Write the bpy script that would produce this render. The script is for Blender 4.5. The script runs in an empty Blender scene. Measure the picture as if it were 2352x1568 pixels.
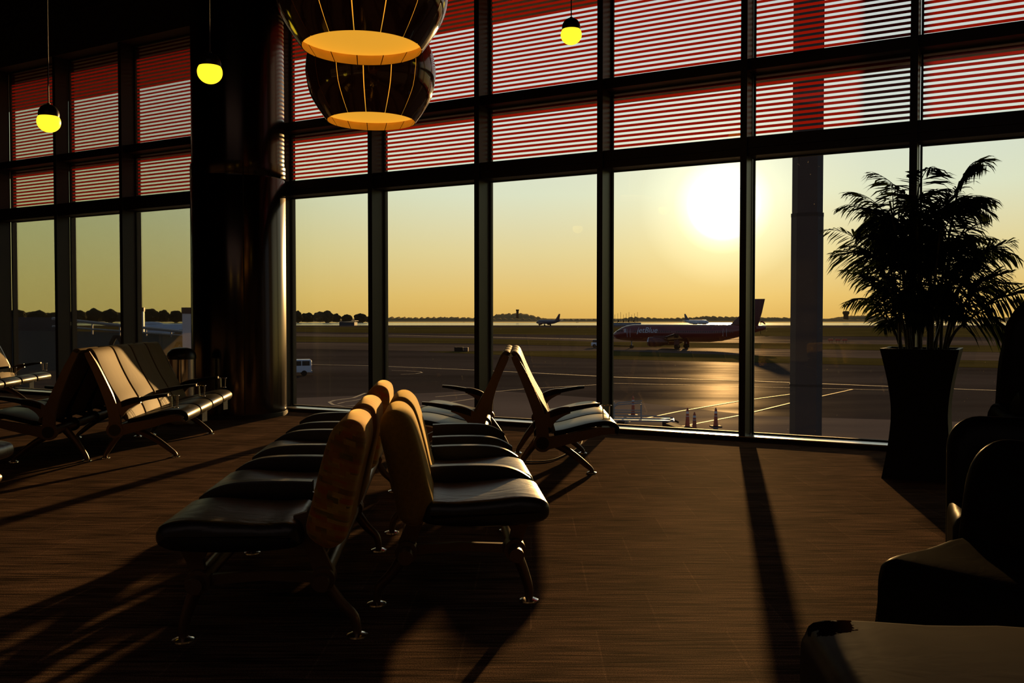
import bpy, bmesh, math, random
from mathutils import Vector, Matrix, noise
rnd = random.Random(7)
PI = math.pi
R = math.radians
C = bpy.context.scene.collection

# ------------------------------------------------------------------ camera model
FP, CX, CY, EYE = 2100.0, 1176.0, 784.0, 1.2
PITCH = math.atan(53.0 / FP)
cp, sp = math.cos(PITCH), math.sin(PITCH)
def ray(x, y):
    a, b = x - CX, CY - y
    return Vector((a, b * sp + FP * cp, b * cp - FP * sp))
def P(x, y, z=0.0):                      # point of the level z under a pixel
    d = ray(x, y); t = (z - EYE) / d.z
    return Vector((d.x * t, d.y * t, z))
def PY(x, y, Y):                         # point at forward distance Y
    d = ray(x, y); t = Y / d.y
    return Vector((d.x * t, Y, EYE + d.z * t))

# ------------------------------------------------------------------ materials
def new_mat(name):
    m = bpy.data.materials.new(name); m.use_nodes = True
    nt = m.node_tree
    b = next(n for n in nt.nodes if n.type == 'BSDF_PRINCIPLED')
    return m, nt, b
def mat(name, col, rough=.5, metal=0., spec=.5, var=.12, vscale=6., bump=0., bscale=40., sheen=0., coat=0., stretch=None):
    m, nt, b = new_mat(name)
    N, L = nt.nodes, nt.links
    tc = N.new('ShaderNodeTexCoord')
    src = tc.outputs['Object']
    if stretch:
        mp = N.new('ShaderNodeMapping'); mp.inputs['Scale'].default_value = stretch
        L.new(src, mp.inputs['Vector']); src = mp.outputs['Vector']
    nz = N.new('ShaderNodeTexNoise'); nz.inputs['Scale'].default_value = vscale; nz.inputs['Detail'].default_value = 5
    L.new(src, nz.inputs['Vector'])
    rp = N.new('ShaderNodeValToRGB')
    rp.color_ramp.elements[0].position = .3; rp.color_ramp.elements[1].position = .7
    rp.color_ramp.elements[0].color = tuple(c * (1 - var) for c in col) + (1,)
    rp.color_ramp.elements[1].color = tuple(min(1, c * (1 + var)) for c in col) + (1,)
    L.new(nz.outputs['Fac'], rp.inputs['Fac']); L.new(rp.outputs['Color'], b.inputs['Base Color'])
    b.inputs['Roughness'].default_value = rough; b.inputs['Metallic'].default_value = metal
    b.inputs['Specular IOR Level'].default_value = spec
    b.inputs['Sheen Weight'].default_value = sheen; b.inputs['Coat Weight'].default_value = coat
    if bump:
        n2 = N.new('ShaderNodeTexNoise'); n2.inputs['Scale'].default_value = bscale; n2.inputs['Detail'].default_value = 4
        L.new(src, n2.inputs['Vector'])
        bp = N.new('ShaderNodeBump'); bp.inputs['Strength'].default_value = bump; bp.inputs['Distance'].default_value = .01
        L.new(n2.outputs['Fac'], bp.inputs['Height']); L.new(bp.outputs['Normal'], b.inputs['Normal'])
    return m
def translucent(name, col, trans=.6, rough=.6, var=.2, vscale=3., spec=0.):
    m = mat(name, col, rough, var=var, vscale=vscale, spec=spec)
    nt = m.node_tree; N, L = nt.nodes, nt.links
    out = next(n for n in N if n.type == 'OUTPUT_MATERIAL'); b = next(n for n in N if n.type == 'BSDF_PRINCIPLED')
    t = N.new('ShaderNodeBsdfTranslucent'); t.inputs['Color'].default_value = (*col, 1)
    mx = N.new('ShaderNodeMixShader'); mx.inputs['Fac'].default_value = trans
    L.new(b.outputs[0], mx.inputs[1]); L.new(t.outputs[0], mx.inputs[2]); L.new(mx.outputs[0], out.inputs['Surface'])
    return m
def emit(name, col, strength=1., base=(.8, .7, .5)):
    m, nt, b = new_mat(name)
    N, L = nt.nodes, nt.links
    nz = N.new('ShaderNodeTexNoise'); nz.inputs['Scale'].default_value = 3
    rp = N.new('ShaderNodeValToRGB')
    rp.color_ramp.elements[0].color = tuple(c * .95 for c in col) + (1,); rp.color_ramp.elements[1].color = tuple(col) + (1,)
    L.new(nz.outputs['Fac'], rp.inputs['Fac']); L.new(rp.outputs['Color'], b.inputs['Emission Color'])
    b.inputs['Base Color'].default_value = (*base, 1)
    b.inputs['Emission Strength'].default_value = strength
    b.inputs['Roughness'].default_value = .4
    return m
def glass_mat():
    m = bpy.data.materials.new('window_glass'); m.use_nodes = True
    nt = m.node_tree; N, L = nt.nodes, nt.links; N.clear()
    out = N.new('ShaderNodeOutputMaterial')
    tr = N.new('ShaderNodeBsdfTransparent'); tr.inputs['Color'].default_value = (.985, .99, .98, 1)
    gl = N.new('ShaderNodeBsdfGlossy'); gl.inputs['Roughness'].default_value = .01; gl.inputs['Color'].default_value = (.9, .95, .95, 1)
    fr = N.new('ShaderNodeFresnel'); fr.inputs['IOR'].default_value = 1.4
    ml = N.new('ShaderNodeMath'); ml.operation = 'MULTIPLY'; ml.inputs[1].default_value = .6
    mx = N.new('ShaderNodeMixShader')
    L.new(fr.outputs[0], ml.inputs[0]); L.new(ml.outputs[0], mx.inputs[0]); L.new(tr.outputs[0], mx.inputs[1]); L.new(gl.outputs[0], mx.inputs[2])
    # fine dust specks that catch the low sun
    nz = N.new('ShaderNodeTexNoise'); nz.inputs['Scale'].default_value = 55; nz.inputs['Detail'].default_value = 2
    tc = N.new('ShaderNodeTexCoord'); L.new(tc.outputs['Object'], nz.inputs['Vector'])
    rp = N.new('ShaderNodeValToRGB'); rp.color_ramp.elements[0].position = .74; rp.color_ramp.elements[0].color = (.0006, .0006, .0006, 1)
    rp.color_ramp.elements[1].position = .84; rp.color_ramp.elements[1].color = (.10, .10, .10, 1)
    L.new(nz.outputs['Fac'], rp.inputs['Fac'])
    tl = N.new('ShaderNodeBsdfTranslucent'); tl.inputs['Color'].default_value = (.7, .66, .6, 1)
    m2 = N.new('ShaderNodeMixShader'); L.new(rp.outputs['Color'], m2.inputs[0]); L.new(mx.outputs[0], m2.inputs[1]); L.new(tl.outputs[0], m2.inputs[2])
    L.new(m2.outputs[0], out.inputs['Surface'])
    return m
def carpet_mat():
    m, nt, b = new_mat('ribbed_brown_carpet')
    N, L = nt.nodes, nt.links
    tc = N.new('ShaderNodeTexCoord')
    def mapped(scale, rot=R(1.2)):
        mp = N.new('ShaderNodeMapping'); mp.inputs['Scale'].default_value = scale; mp.inputs['Rotation'].default_value = (0, 0, rot)
        L.new(tc.outputs['Object'], mp.inputs['Vector']); return mp.outputs['Vector']
    def nz(vec, scale, detail=3):
        n = N.new('ShaderNodeTexNoise'); n.inputs['Scale'].default_value = scale; n.inputs['Detail'].default_value = detail
        L.new(vec, n.inputs['Vector']); return n.outputs['Fac']
    ribs = nz(mapped((3.5, 62, 1)), 1., 4)
    band = nz(mapped((1.6, 8, 1)), 1., 3)
    fine = nz(mapped((210, 210, 1)), 1., 2)
    br = N.new('ShaderNodeTexBrick'); L.new(mapped((1, 1, 1), R(1.2)), br.inputs['Vector'])
    br.inputs['Scale'].default_value = 1; br.inputs['Brick Width'].default_value = .5; br.inputs['Row Height'].default_value = .5
    br.inputs['Mortar Size'].default_value = .004; br.inputs['Bias'].default_value = 0
    br.inputs['Color1'].default_value = (.80, .80, .80, 1); br.inputs['Color2'].default_value = (1.12, 1.12, 1.12, 1); br.inputs['Mortar'].default_value = (1.35, 1.35, 1.35, 1)
    rp = N.new('ShaderNodeValToRGB')
    e = rp.color_ramp.elements
    e[0].position = .38; e[0].color = (.020, .0145, .012, 1); e[1].position = .64; e[1].color = (.135, .083, .060, 1)
    x = e.new(.5); x.color = (.070, .045, .034, 1)
    ad = N.new('ShaderNodeMath'); ad.operation = 'MULTIPLY_ADD'; L.new(ribs, ad.inputs[0]); ad.inputs[1].default_value = .7
    a2 = N.new('ShaderNodeMath'); a2.operation = 'MULTIPLY'; L.new(band, a2.inputs[0]); a2.inputs[1].default_value = .3
    L.new(a2.outputs[0], ad.inputs[2]); L.new(ad.outputs[0], rp.inputs['Fac'])
    mu = N.new('ShaderNodeMixRGB'); mu.blend_type = 'MULTIPLY'; mu.inputs[0].default_value = 1
    L.new(rp.outputs['Color'], mu.inputs[1]); L.new(br.outputs['Color'], mu.inputs[2]); fr = N.new('ShaderNodeMapRange'); fr.inputs['From Min'].default_value = .3; fr.inputs['From Max'].default_value = .7; fr.inputs['To Min'].default_value = .3; fr.inputs['To Max'].default_value = 1.8; L.new(fine, fr.inputs['Value'])
    m3 = N.new('ShaderNodeMixRGB'); m3.blend_type = 'MULTIPLY'; m3.inputs[0].default_value = 1; L.new(mu.outputs[0], m3.inputs[1]); L.new(fr.outputs['Result'], m3.inputs[2])
    L.new(m3.outputs[0], b.inputs['Base Color'])
    b.inputs['Roughness'].default_value = .8; b.inputs['Specular IOR Level'].default_value = .0
    hs = N.new('ShaderNodeMath'); hs.operation = 'MULTIPLY_ADD'; L.new(fine, hs.inputs[0]); hs.inputs[1].default_value = .5; L.new(ribs, hs.inputs[2])
    bp = N.new('ShaderNodeBump'); bp.inputs['Strength'].default_value = .22; bp.inputs['Distance'].default_value = .005
    L.new(hs.outputs[0], bp.inputs['Height']); L.new(bp.outputs['Normal'], b.inputs['Normal'])
    g = N.new('ShaderNodeBsdfGlossy'); g.inputs['Roughness'].default_value = .62; g.inputs['Color'].default_value = (.9, .8, .7, 1); L.new(bp.outputs['Normal'], g.inputs['Normal'])
    mx = N.new('ShaderNodeMixShader'); mx.inputs[0].default_value = .006
    out = next(n for n in N if n.type == 'OUTPUT_MATERIAL')
    L.new(b.outputs[0], mx.inputs[1]); L.new(g.outputs[0], mx.inputs[2]); L.new(mx.outputs[0], out.inputs['Surface'])
    return m
def patch_fabric():
    m, nt, b = new_mat('patchwork_fabric')
    N, L = nt.nodes, nt.links
    tc = N.new('ShaderNodeTexCoord')
    def brick(colA, colB, sc, off, w):
        mp = N.new('ShaderNodeMapping'); mp.inputs['Rotation'].default_value = (R(90), 0, 0); mp.inputs['Location'].default_value = (off, off * .7, 0)
        sx = N.new('ShaderNodeSeparateXYZ'); L.new(tc.outputs['Object'], sx.inputs[0])
        su = N.new('ShaderNodeMath'); su.operation = 'ADD'; L.new(sx.outputs['X'], su.inputs[0]); L.new(sx.outputs['Y'], su.inputs[1])
        cb = N.new('ShaderNodeCombineXYZ'); L.new(su.outputs[0], cb.inputs['X']); 
        s2 = N.new('ShaderNodeMath'); s2.operation = 'MULTIPLY_ADD'; L.new(sx.outputs['Y'], s2.inputs[0]); s2.inputs[1].default_value = -.35; L.new(sx.outputs['Z'], s2.inputs[2])
        L.new(s2.outputs[0], cb.inputs['Y'])
        ad = N.new('ShaderNodeVectorMath'); ad.operation = 'ADD'; L.new(cb.outputs[0], ad.inputs[0]); ad.inputs[1].default_value = (off, off * .618, 0)
        br = N.new('ShaderNodeTexBrick'); L.new(ad.outputs[0], br.inputs['Vector'])
        br.inputs['Scale'].default_value = sc; br.inputs['Mortar Size'].default_value = 0; br.inputs['Brick Width'].default_value = w; br.inputs['Row Height'].default_value = .25
        br.inputs['Color1'].default_value = colA; br.inputs['Color2'].default_value = colB; br.inputs['Bias'].default_value = 0
        return br.outputs['Color']
    a = brick((.36, .060, .010, 1), (.28, .15, .020, 1), 12, 0, .62)
    c = brick((.070, .062, .013, 1), (.44, .27, .04, 1), 12, 3.37, .5)
    k = brick((0, 0, 0, 1), (1, 1, 1, 1), 12, 7.1, .56)
    mx = N.new('ShaderNodeMixRGB'); L.new(k, mx.inputs[0]); L.new(a, mx.inputs[1]); L.new(c, mx.inputs[2])
    L.new(mx.outputs[0], b.inputs['Base Color']); b.inputs['Roughness'].default_value = .9; b.inputs['Specular IOR Level'].default_value = .15
    b.inputs['Sheen Weight'].default_value = .6; b.inputs['Sheen Tint'].default_value = (1, .72, .30, 1)
    return m
def pinstripe_fabric():
    m, nt, b = new_mat('pinstripe_fabric')
    N, L = nt.nodes, nt.links
    tc = N.new('ShaderNodeTexCoord')
    wv = N.new('ShaderNodeTexWave'); wv.wave_type = 'BANDS'; wv.bands_direction = 'X'; wv.inputs['Scale'].default_value = 4.2
    L.new(tc.outputs['Object'], wv.inputs['Vector'])
    rp = N.new('ShaderNodeValToRGB'); rp.color_ramp.elements[0].position = .93; rp.color_ramp.elements[0].color = (.33, .15, .04, 1)
    rp.color_ramp.elements[1].position = .97; rp.color_ramp.elements[1].color = (.7, .52, .25, 1)
    L.new(wv.outputs['Fac'], rp.inputs['Fac']); L.new(rp.outputs['Color'], b.inputs['Base Color'])
    b.inputs['Roughness'].default_value = .9; b.inputs['Specular IOR Level'].default_value = .15; b.inputs['Sheen Weight'].default_value = .6; b.inputs['Sheen Tint'].default_value = (1, .72, .30, 1)
    return m
def leather(name, col, rough=.38, crease=.35, worn=False, spec=.5, gloss=0.):
    m, nt, b = new_mat(name)
    b.inputs['Specular IOR Level'].default_value = spec
    N, L = nt.nodes, nt.links
    tc = N.new('ShaderNodeTexCoord')
    n1 = N.new('ShaderNodeTexNoise'); n1.inputs['Scale'].default_value = 380; L.new(tc.outputs['Object'], n1.inputs['Vector'])
    mp = N.new('ShaderNodeMapping'); mp.inputs['Scale'].default_value = (6.5, 3.6, 4); L.new(tc.outputs['Object'], mp.inputs['Vector'])
    n2 = N.new('ShaderNodeTexNoise'); n2.inputs['Scale'].default_value = 1.; n2.inputs['Detail'].default_value = 3; n2.inputs['Distortion'].default_value = 1.6
    L.new(mp.outputs[0], n2.inputs['Vector'])
    ad = N.new('ShaderNodeMath'); ad.operation = 'MULTIPLY_ADD'; L.new(n1.outputs['Fac'], ad.inputs[0]); ad.inputs[1].default_value = .06; L.new(n2.outputs['Fac'], ad.inputs[2])
    bp = N.new('ShaderNodeBump'); bp.inputs['Strength'].default_value = crease; bp.inputs['Distance'].default_value = .02
    L.new(ad.outputs[0], bp.inputs['Height']); L.new(bp.outputs['Normal'], b.inputs['Normal'])
    rp = N.new('ShaderNodeValToRGB'); rp.color_ramp.elements[0].color = tuple(c * .85 for c in col) + (1,); rp.color_ramp.elements[1].color = tuple(c * 1.15 for c in col) + (1,)
    L.new(n2.outputs['Fac'], rp.inputs['Fac'])
    b.inputs['Roughness'].default_value = rough
    if worn:   # peeled patch with its own outline at the front corner
        n3 = N.new('ShaderNodeTexNoise'); n3.inputs['Scale'].default_value = 22; n3.inputs['Detail'].default_value = 5
        L.new(tc.outputs['Object'], n3.inputs['Vector'])
        vm = N.new('ShaderNodeVectorMath'); vm.operation = 'DISTANCE'; L.new(tc.outputs['Object'], vm.inputs[0]); vm.inputs[1].default_value = worn
        mm = N.new('ShaderNodeMath'); mm.operation = 'MULTIPLY_ADD'; L.new(vm.outputs['Value'], mm.inputs[0]); mm.inputs[1].default_value = -4.6; L.new(n3.outputs['Fac'], mm.inputs[2])
        r2 = N.new('ShaderNodeValToRGB'); r2.color_ramp.elements[0].position = .22; r2.color_ramp.elements[1].position = .24
        L.new(mm.outputs[0], r2.inputs['Fac'])
        mx = N.new('ShaderNodeMixRGB'); L.new(r2.outputs['Color'], mx.inputs[0]); L.new(rp.outputs['Color'], mx.inputs[1]); mx.inputs[2].default_value = (.010, .005, .003, 1)
        L.new(mx.outputs[0], b.inputs['Base Color'])
        ro = N.new('ShaderNodeMath'); ro.operation = 'MULTIPLY_ADD'; L.new(r2.outputs['Color'], ro.inputs[0]); ro.inputs[1].default_value = .5; ro.inputs[2].default_value = rough
        L.new(ro.outputs[0], b.inputs['Roughness'])
    else:
        L.new(rp.outputs['Color'], b.inputs['Base Color'])
    if gloss:   # matt hide with a thin constant sheen
        g = N.new('ShaderNodeBsdfGlossy'); g.inputs['Roughness'].default_value = rough; L.new(bp.outputs['Normal'], g.inputs['Normal'])
        m2 = N.new('ShaderNodeMixShader'); m2.inputs[0].default_value = gloss
        if worn:
            gm = N.new('ShaderNodeMath'); gm.operation = 'MULTIPLY_ADD'; L.new(r2.outputs['Color'], gm.inputs[0]); gm.inputs[1].default_value = -gloss; gm.inputs[2].default_value = gloss
            L.new(gm.outputs[0], m2.inputs[0])
        out = next(n for n in N if n.type == 'OUTPUT_MATERIAL')
        L.new(b.outputs[0], m2.inputs[1]); L.new(g.outputs[0], m2.inputs[2]); L.new(m2.outputs[0], out.inputs['Surface'])
    return m

M = {}
M['carpet'] = carpet_mat()
M['glass'] = glass_mat()
M['bronze'] = mat('dark_bronze_aluminium', (.024, .020, .019), .42, .2, .35, .1, 2)
M['gasket'] = mat('black_gasket', (.008, .008, .008), .7)
M['sill'] = mat('brushed_sill_metal', (.55, .53, .50), .30, 1., var=.05, bump=.05, bscale=200)
M['slat'] = translucent('red_slats', (.105, .0045, .0025), .8, .5, .1)
M['ceil'] = mat('dark_ceiling', (.030, .018, .016), .8)
M['wall'] = mat('dark_wall_paint', (.035, .026, .022), .8)
M['soffit'] = mat('roof_soffit', (.22, .17, .12), .8)
M['column'] = mat('bronze_metal_cladding', (.085, .065, .052), .17, 1., var=.10, vscale=1.2, stretch=(1, 1, .25))
M['black'] = mat('black_plastic', (.008, .008, .008), .35, spec=.5)
M['armpad'] = mat('black_arm_pad', (.012, .012, .012), .42, spec=.5, bump=.05, bscale=300)
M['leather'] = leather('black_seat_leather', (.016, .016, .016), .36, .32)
M['sling'] = leather('sun_tinted_sling_leather', (.125, .090, .044), .6, .05, spec=.022)  # black leather with the warm sunlit tone mixed into its base colour
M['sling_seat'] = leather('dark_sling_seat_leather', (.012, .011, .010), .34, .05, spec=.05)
M['worn'] = leather('worn_grey_leather', (.050, .046, .043), .34, .05, spec=0., gloss=.014, worn=(.25, .24, .43))
M['lounge'] = leather('black_lounge_leather', (.008, .007, .006), .36, .10, spec=0., gloss=.010)
M['frame'] = mat('cast_bronze_frame', (.15, .10, .065), .40, .6, var=.08)
M['steel'] = mat('polished_steel', (.62, .60, .57), .18, 1., var=.04)
M['patch'] = patch_fabric()
M['pin'] = pinstripe_fabric()
M['olive'] = mat('olive_gold_fabric', (.21, .128, .018), .9, spec=.12, var=.12, vscale=60, bump=.15, bscale=500, sheen=.2)
_b = next(n for n in M['olive'].node_tree.nodes if n.type == 'BSDF_PRINCIPLED'); _b.inputs['Sheen Weight'].default_value = .6; _b.inputs['Sheen Tint'].default_value = (1, .72, .25, 1)
M['tagp'] = mat('cream_tag', (.62, .55, .42), .6, var=.25, vscale=90)
M['panel'] = mat('smoked_brown_panel', (.075, .026, .010), .10, spec=.6, coat=.6)
M['panel_in'] = mat('cream_liner', (.55, .34, .12), .6)
M['glow'] = emit('orange_diffuser', (.74, .335, .024), 1.)
M['bulb'] = emit('yellow_bulb', (1.6, 1.05, .035), 1.)
M['pot'] = mat('black_planter', (.004, .004, .004), .5, spec=.2)
M['soil'] = mat('potting_soil', (.03, .02, .012), .95, bump=.5, bscale=60)
M['leaf'] = translucent('palm_leaf', (.018, .028, .008), .25, .45, .3, 8)
M['cane'] = mat('palm_cane', (.035, .04, .014), .5, bump=.2, bscale=30)
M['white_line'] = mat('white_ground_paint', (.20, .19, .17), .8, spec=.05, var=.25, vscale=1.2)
M['yellow_line'] = mat('yellow_ground_paint', (.42, .27, .07), .7, spec=.12, var=.2, vscale=1.2)
M['land'] = translucent('hazed_woodland', (.46, .37, .19), .6, .9, .25, .02)  # distance haze is put into this paler, see-through colour
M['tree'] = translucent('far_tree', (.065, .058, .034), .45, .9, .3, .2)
def ground(name, col, gloss, rough, var=.3, vscale=.05, bscale=1.3, bump=.5, stretch=(.35, 1, 1), c2=None):
    m = mat(name, col, .9, spec=0., var=var, vscale=vscale, bump=bump, bscale=bscale, stretch=stretch)
    nt = m.node_tree; N, L = nt.nodes, nt.links
    out = next(n for n in N if n.type == 'OUTPUT_MATERIAL'); b = next(n for n in N if n.type == 'BSDF_PRINCIPLED'); bp = next(n for n in N if n.type == 'BUMP')
    g = N.new('ShaderNodeBsdfGlossy'); g.inputs['Roughness'].default_value = rough; g.inputs['Color'].default_value = (.9, .85, .8, 1)
    L.new(bp.outputs['Normal'], g.inputs['Normal'])
    tc = next(n for n in N if n.type == 'TEX_COORD')
    mp = N.new('ShaderNodeMapping'); mp.inputs['Scale'].default_value = (.06, .16, 1); L.new(tc.outputs['Object'], mp.inputs['Vector'])
    nz = N.new('ShaderNodeTexNoise'); nz.inputs['Scale'].default_value = 1; nz.inputs['Detail'].default_value = 6; L.new(mp.outputs[0], nz.inputs['Vector'])
    r = N.new('ShaderNodeMapRange'); r.inputs['From Min'].default_value = .35; r.inputs['From Max'].default_value = .7; r.inputs['To Min'].default_value = gloss * .3; r.inputs['To Max'].default_value = gloss * 1.7
    L.new(nz.outputs['Fac'], r.inputs['Value'])
    mx = N.new('ShaderNodeMixShader'); L.new(r.outputs['Result'], mx.inputs[0]); L.new(b.outputs[0], mx.inputs[1]); L.new(g.outputs[0], mx.inputs[2]); L.new(mx.outputs[0], out.inputs['Surface'])
    return m
M['tarmac'] = ground('apron_tarmac', (.036, .030, .029), .0055, .40)
M['concrete'] = ground('pale_concrete', (.095, .080, .074), .004, .5)
M['taxi'] = ground('taxiway_asphalt', (.07, .055, .046), .010, .5)
M['grass'] = ground('dry_grass', (.055, .047, .013), .002, .7, var=.4)
def water_mat():
    m, nt, b = new_mat('harbour_water')
    b.inputs['Base Color'].default_value = (.05, .05, .05, 1); b.inputs['Roughness'].default_value = .12; b.inputs['Specular IOR Level'].default_value = 1.
    nz = nt.nodes.new('ShaderNodeTexNoise'); nz.inputs['Scale'].default_value = .4
    bp = nt.nodes.new('ShaderNodeBump'); bp.inputs['Strength'].default_value = .04
    nt.links.new(nz.outputs['Fac'], bp.inputs['Height']); nt.links.new(bp.outputs['Normal'], b.inputs['Normal'])
    return m
M['water'] = water_mat()
M['red_paint'] = mat('red_aircraft_paint', (.15, .010, .008), .28, spec=.5, coat=.4, var=.06, vscale=.3)
M['dark_red'] = mat('dark_red_paint', (.085, .008, .007), .35, spec=.5)
M['white_paint'] = mat('white_paint', (.62, .64, .66), .35, var=.05, vscale=.5)
M['grey_paint'] = mat('grey_paint', (.22, .24, .25), .45, var=.1, vscale=.5)
M['navy_paint'] = mat('navy_paint', (.05, .055, .09), .4)
M['bridge'] = mat('teal_grey_bridge_panel', (.032, .048, .052), .5, var=.12, vscale=.4)
M['bridge_dark'] = mat('dark_bridge_roof', (.04, .04, .045), .6)
M['brown_cap'] = mat('brown_cap_paint', (.10, .05, .03), .6)
M['pillar'] = mat('grey_steel_cladding', (.026, .024, .025), .6, .0, var=.15, vscale=1.5)
M['rubber'] = mat('black_rubber', (.012, .012, .012), .8, spec=.08)
M['dglass'] = mat('dark_vehicle_glass', (.02, .022, .022), .12, spec=.6)
M['orange'] = mat('orange_cone_plastic', (.42, .08, .03), .5)
M['reflect'] = mat('white_reflective_band', (.6, .6, .58), .4)
M['brick'] = translucent('tower_stone', (.13, .10, .055), .4)

# ------------------------------------------------------------------ mesh builder
class MB:
    def __init__(s): s.v = []; s.f = []
    def add(s, vs, fs):
        o = len(s.v); s.v += [Vector(v) for v in vs]; s.f += [tuple(i + o for i in f) for f in fs]; return s
    def box(s, c, size, mtx=None):
        x, y, z = [k / 2 for k in size]; c = Vector(c)
        vs = [Vector((a * x, b * y, d * z)) for d in (-1, 1) for b in (-1, 1) for a in (-1, 1)]
        if mtx is not None: vs = [mtx @ v for v in vs]
        return s.add([v + c for v in vs], [(0, 2, 3, 1), (4, 5, 7, 6), (0, 1, 5, 4), (2, 6, 7, 3), (0, 4, 6, 2), (1, 3, 7, 5)])
    def rbox(s, c, size, r, seg=3, mtx=None):
        bm = bmesh.new(); bmesh.ops.create_cube(bm, size=1)
        for v in bm.verts: v.co = Vector((v.co.x * size[0], v.co.y * size[1], v.co.z * size[2]))
        bmesh.ops.bevel(bm, geom=bm.edges[:], offset=r, segments=seg, profile=.5, affect='EDGES')
        bm.verts.index_update()
        vs = [v.co.copy() for v in bm.verts]; fs = [tuple(v.index for v in f.verts) for f in bm.faces]; bm.free()
        if mtx is not None: vs = [mtx @ v for v in vs]
        return s.add([v + Vector(c) for v in vs], fs)
    def tube(s, pts, r, n=8, cap=True):
        pts = [Vector(p) for p in pts]; k = len(pts)
        rs = r if isinstance(r, (list, tuple)) else [r] * k
        rings = []; prev = None
        for i in range(k):
            t = (pts[min(i + 1, k - 1)] - pts[max(i - 1, 0)]).normalized()
            if prev is None:
                a = Vector((0, 0, 1)) if abs(t.z) < .9 else Vector((1, 0, 0))
                u = t.cross(a).normalized()
            else:
                u = (prev - t * prev.dot(t)).normalized()
            prev = u; w = t.cross(u)
            rings.append([pts[i] + (u * math.cos(2 * PI * j / n) + w * math.sin(2 * PI * j / n)) * rs[i] for j in range(n)])
        vs = [v for g in rings for v in g]; fs = []
        for i in range(k - 1):
            for j in range(n):
                fs.append((i * n + j, i * n + (j + 1) % n, (i + 1) * n + (j + 1) % n, (i + 1) * n + j))
        if cap: fs.append(tuple(range(n))[::-1]); fs.append(tuple(range((k - 1) * n, k * n)))
        return s.add(vs, fs)
    def lathe(s, prof, n=32, c=(0, 0, 0), a0=0., a1=2 * PI, cap=False):
        c = Vector(c); full = abs(a1 - a0 - 2 * PI) < 1e-6; m = n if full else n + 1
        vs = [c + Vector((r * math.cos(a0 + (a1 - a0) * j / n), r * math.sin(a0 + (a1 - a0) * j / n), z)) for r, z in prof for j in range(m)]
        fs = []
        for i in range(len(prof) - 1):
            for j in range(n):
                fs.append((i * m + j, i * m + (j + 1) % m, (i + 1) * m + (j + 1) % m, (i + 1) * m + j))
        if cap: fs.append(tuple(range(m))[::-1]); fs.append(tuple(range((len(prof) - 1) * m, len(prof) * m)))
        return s.add(vs, fs)
    def loft(s, rings, cap=True, closed=True):
        n = len(rings[0]); vs = [v for g in rings for v in g]; fs = []
        for i in range(len(rings) - 1):
            for j in range(n if closed else n - 1):
                fs.append((i * n + j, i * n + (j + 1) % n, (i + 1) * n + (j + 1) % n, (i + 1) * n + j))
        if cap: fs.append(tuple(range(n))[::-1]); fs.append(tuple(range((len(rings) - 1) * n, len(rings) * n)))
        return s.add(vs, fs)
    def cushion(s, prof, x0, x1, r=.03, seg=4):
        # closed (y, z) outline extruded from x0 to x1 with rounded side edges
        n = len(prof); p = [Vector((a, b)) for a, b in prof]
        area = sum(p[i].x * p[(i + 1) % n].y - p[(i + 1) % n].x * p[i].y for i in range(n))
        sg = 1 if area > 0 else -1
        nor = []
        for i in range(n):
            t = (p[(i + 1) % n] - p[i - 1]).normalized(); nor.append(Vector((-t.y, t.x)) * sg)
        rings = []
        steps = [(x0 + r * (1 - math.sin(a)), r * (1 - math.cos(a))) for a in [PI / 2 * (1 - k / seg) for k in range(seg + 1)]]
        steps = [(x0 + r * (1 - math.cos(PI / 2 * k / seg)), r * (1 - math.sin(PI / 2 * k / seg))) for k in range(seg + 1)]
        st = steps + [(x0 + x1 - x, d) for x, d in reversed(steps)]
        for x, d in st:
            rings.append([Vector((x, p[i].x + nor[i].x * d, p[i].y + nor[i].y * d)) for i in range(n)])
        return s.loft(rings)
    def stroke(s, pts, ws, x, th):
        # flat bar following (y, z) points, of varying width, thickness th about x
        p = [Vector(q) for q in pts]; k = len(p); A = []; B = []
        for i in range(k):
            t = (p[min(i + 1, k - 1)] - p[max(i - 1, 0)]).normalized(); n = Vector((-t.y, t.x))
            A.append(p[i] + n * ws[i] / 2); B.append(p[i] - n * ws[i] / 2)
        rings = [[Vector((x - th / 2, a.x, a.y)), Vector((x + th / 2, a.x, a.y)), Vector((x + th / 2, b.x, b.y)), Vector((x - th / 2, b.x, b.y))] for a, b in zip(A, B)]
        return s.loft(rings)
    def prism(s, poly, z0, z1):
        n = len(poly)
        return s.add([(x, y, z0) for x, y in poly] + [(x, y, z1) for x, y in poly],
                     [tuple(range(n))[::-1], tuple(range(n, 2 * n))] + [(i, (i + 1) % n, n + (i + 1) % n, n + i) for i in range(n)])
def spline(pts, per=6, closed=False):
    p = [Vector(q) for q in pts]; n = len(p); out = []
    rng = range(n) if closed else range(n - 1)
    for i in rng:
        g = (lambda k: p[k % n]) if closed else (lambda k: p[max(0, min(n - 1, k))])
        a, b, c, d = g(i - 1), g(i), g(i + 1), g(i + 2)
        for j in range(per):
            t = j / per
            out.append(.5 * ((2 * b) + (c - a) * t + (2 * a - 5 * b + 4 * c - d) * t * t + (3 * b - a - 3 * c + d) * t ** 3))
    if not closed: out.append(p[-1])
    return out
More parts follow.
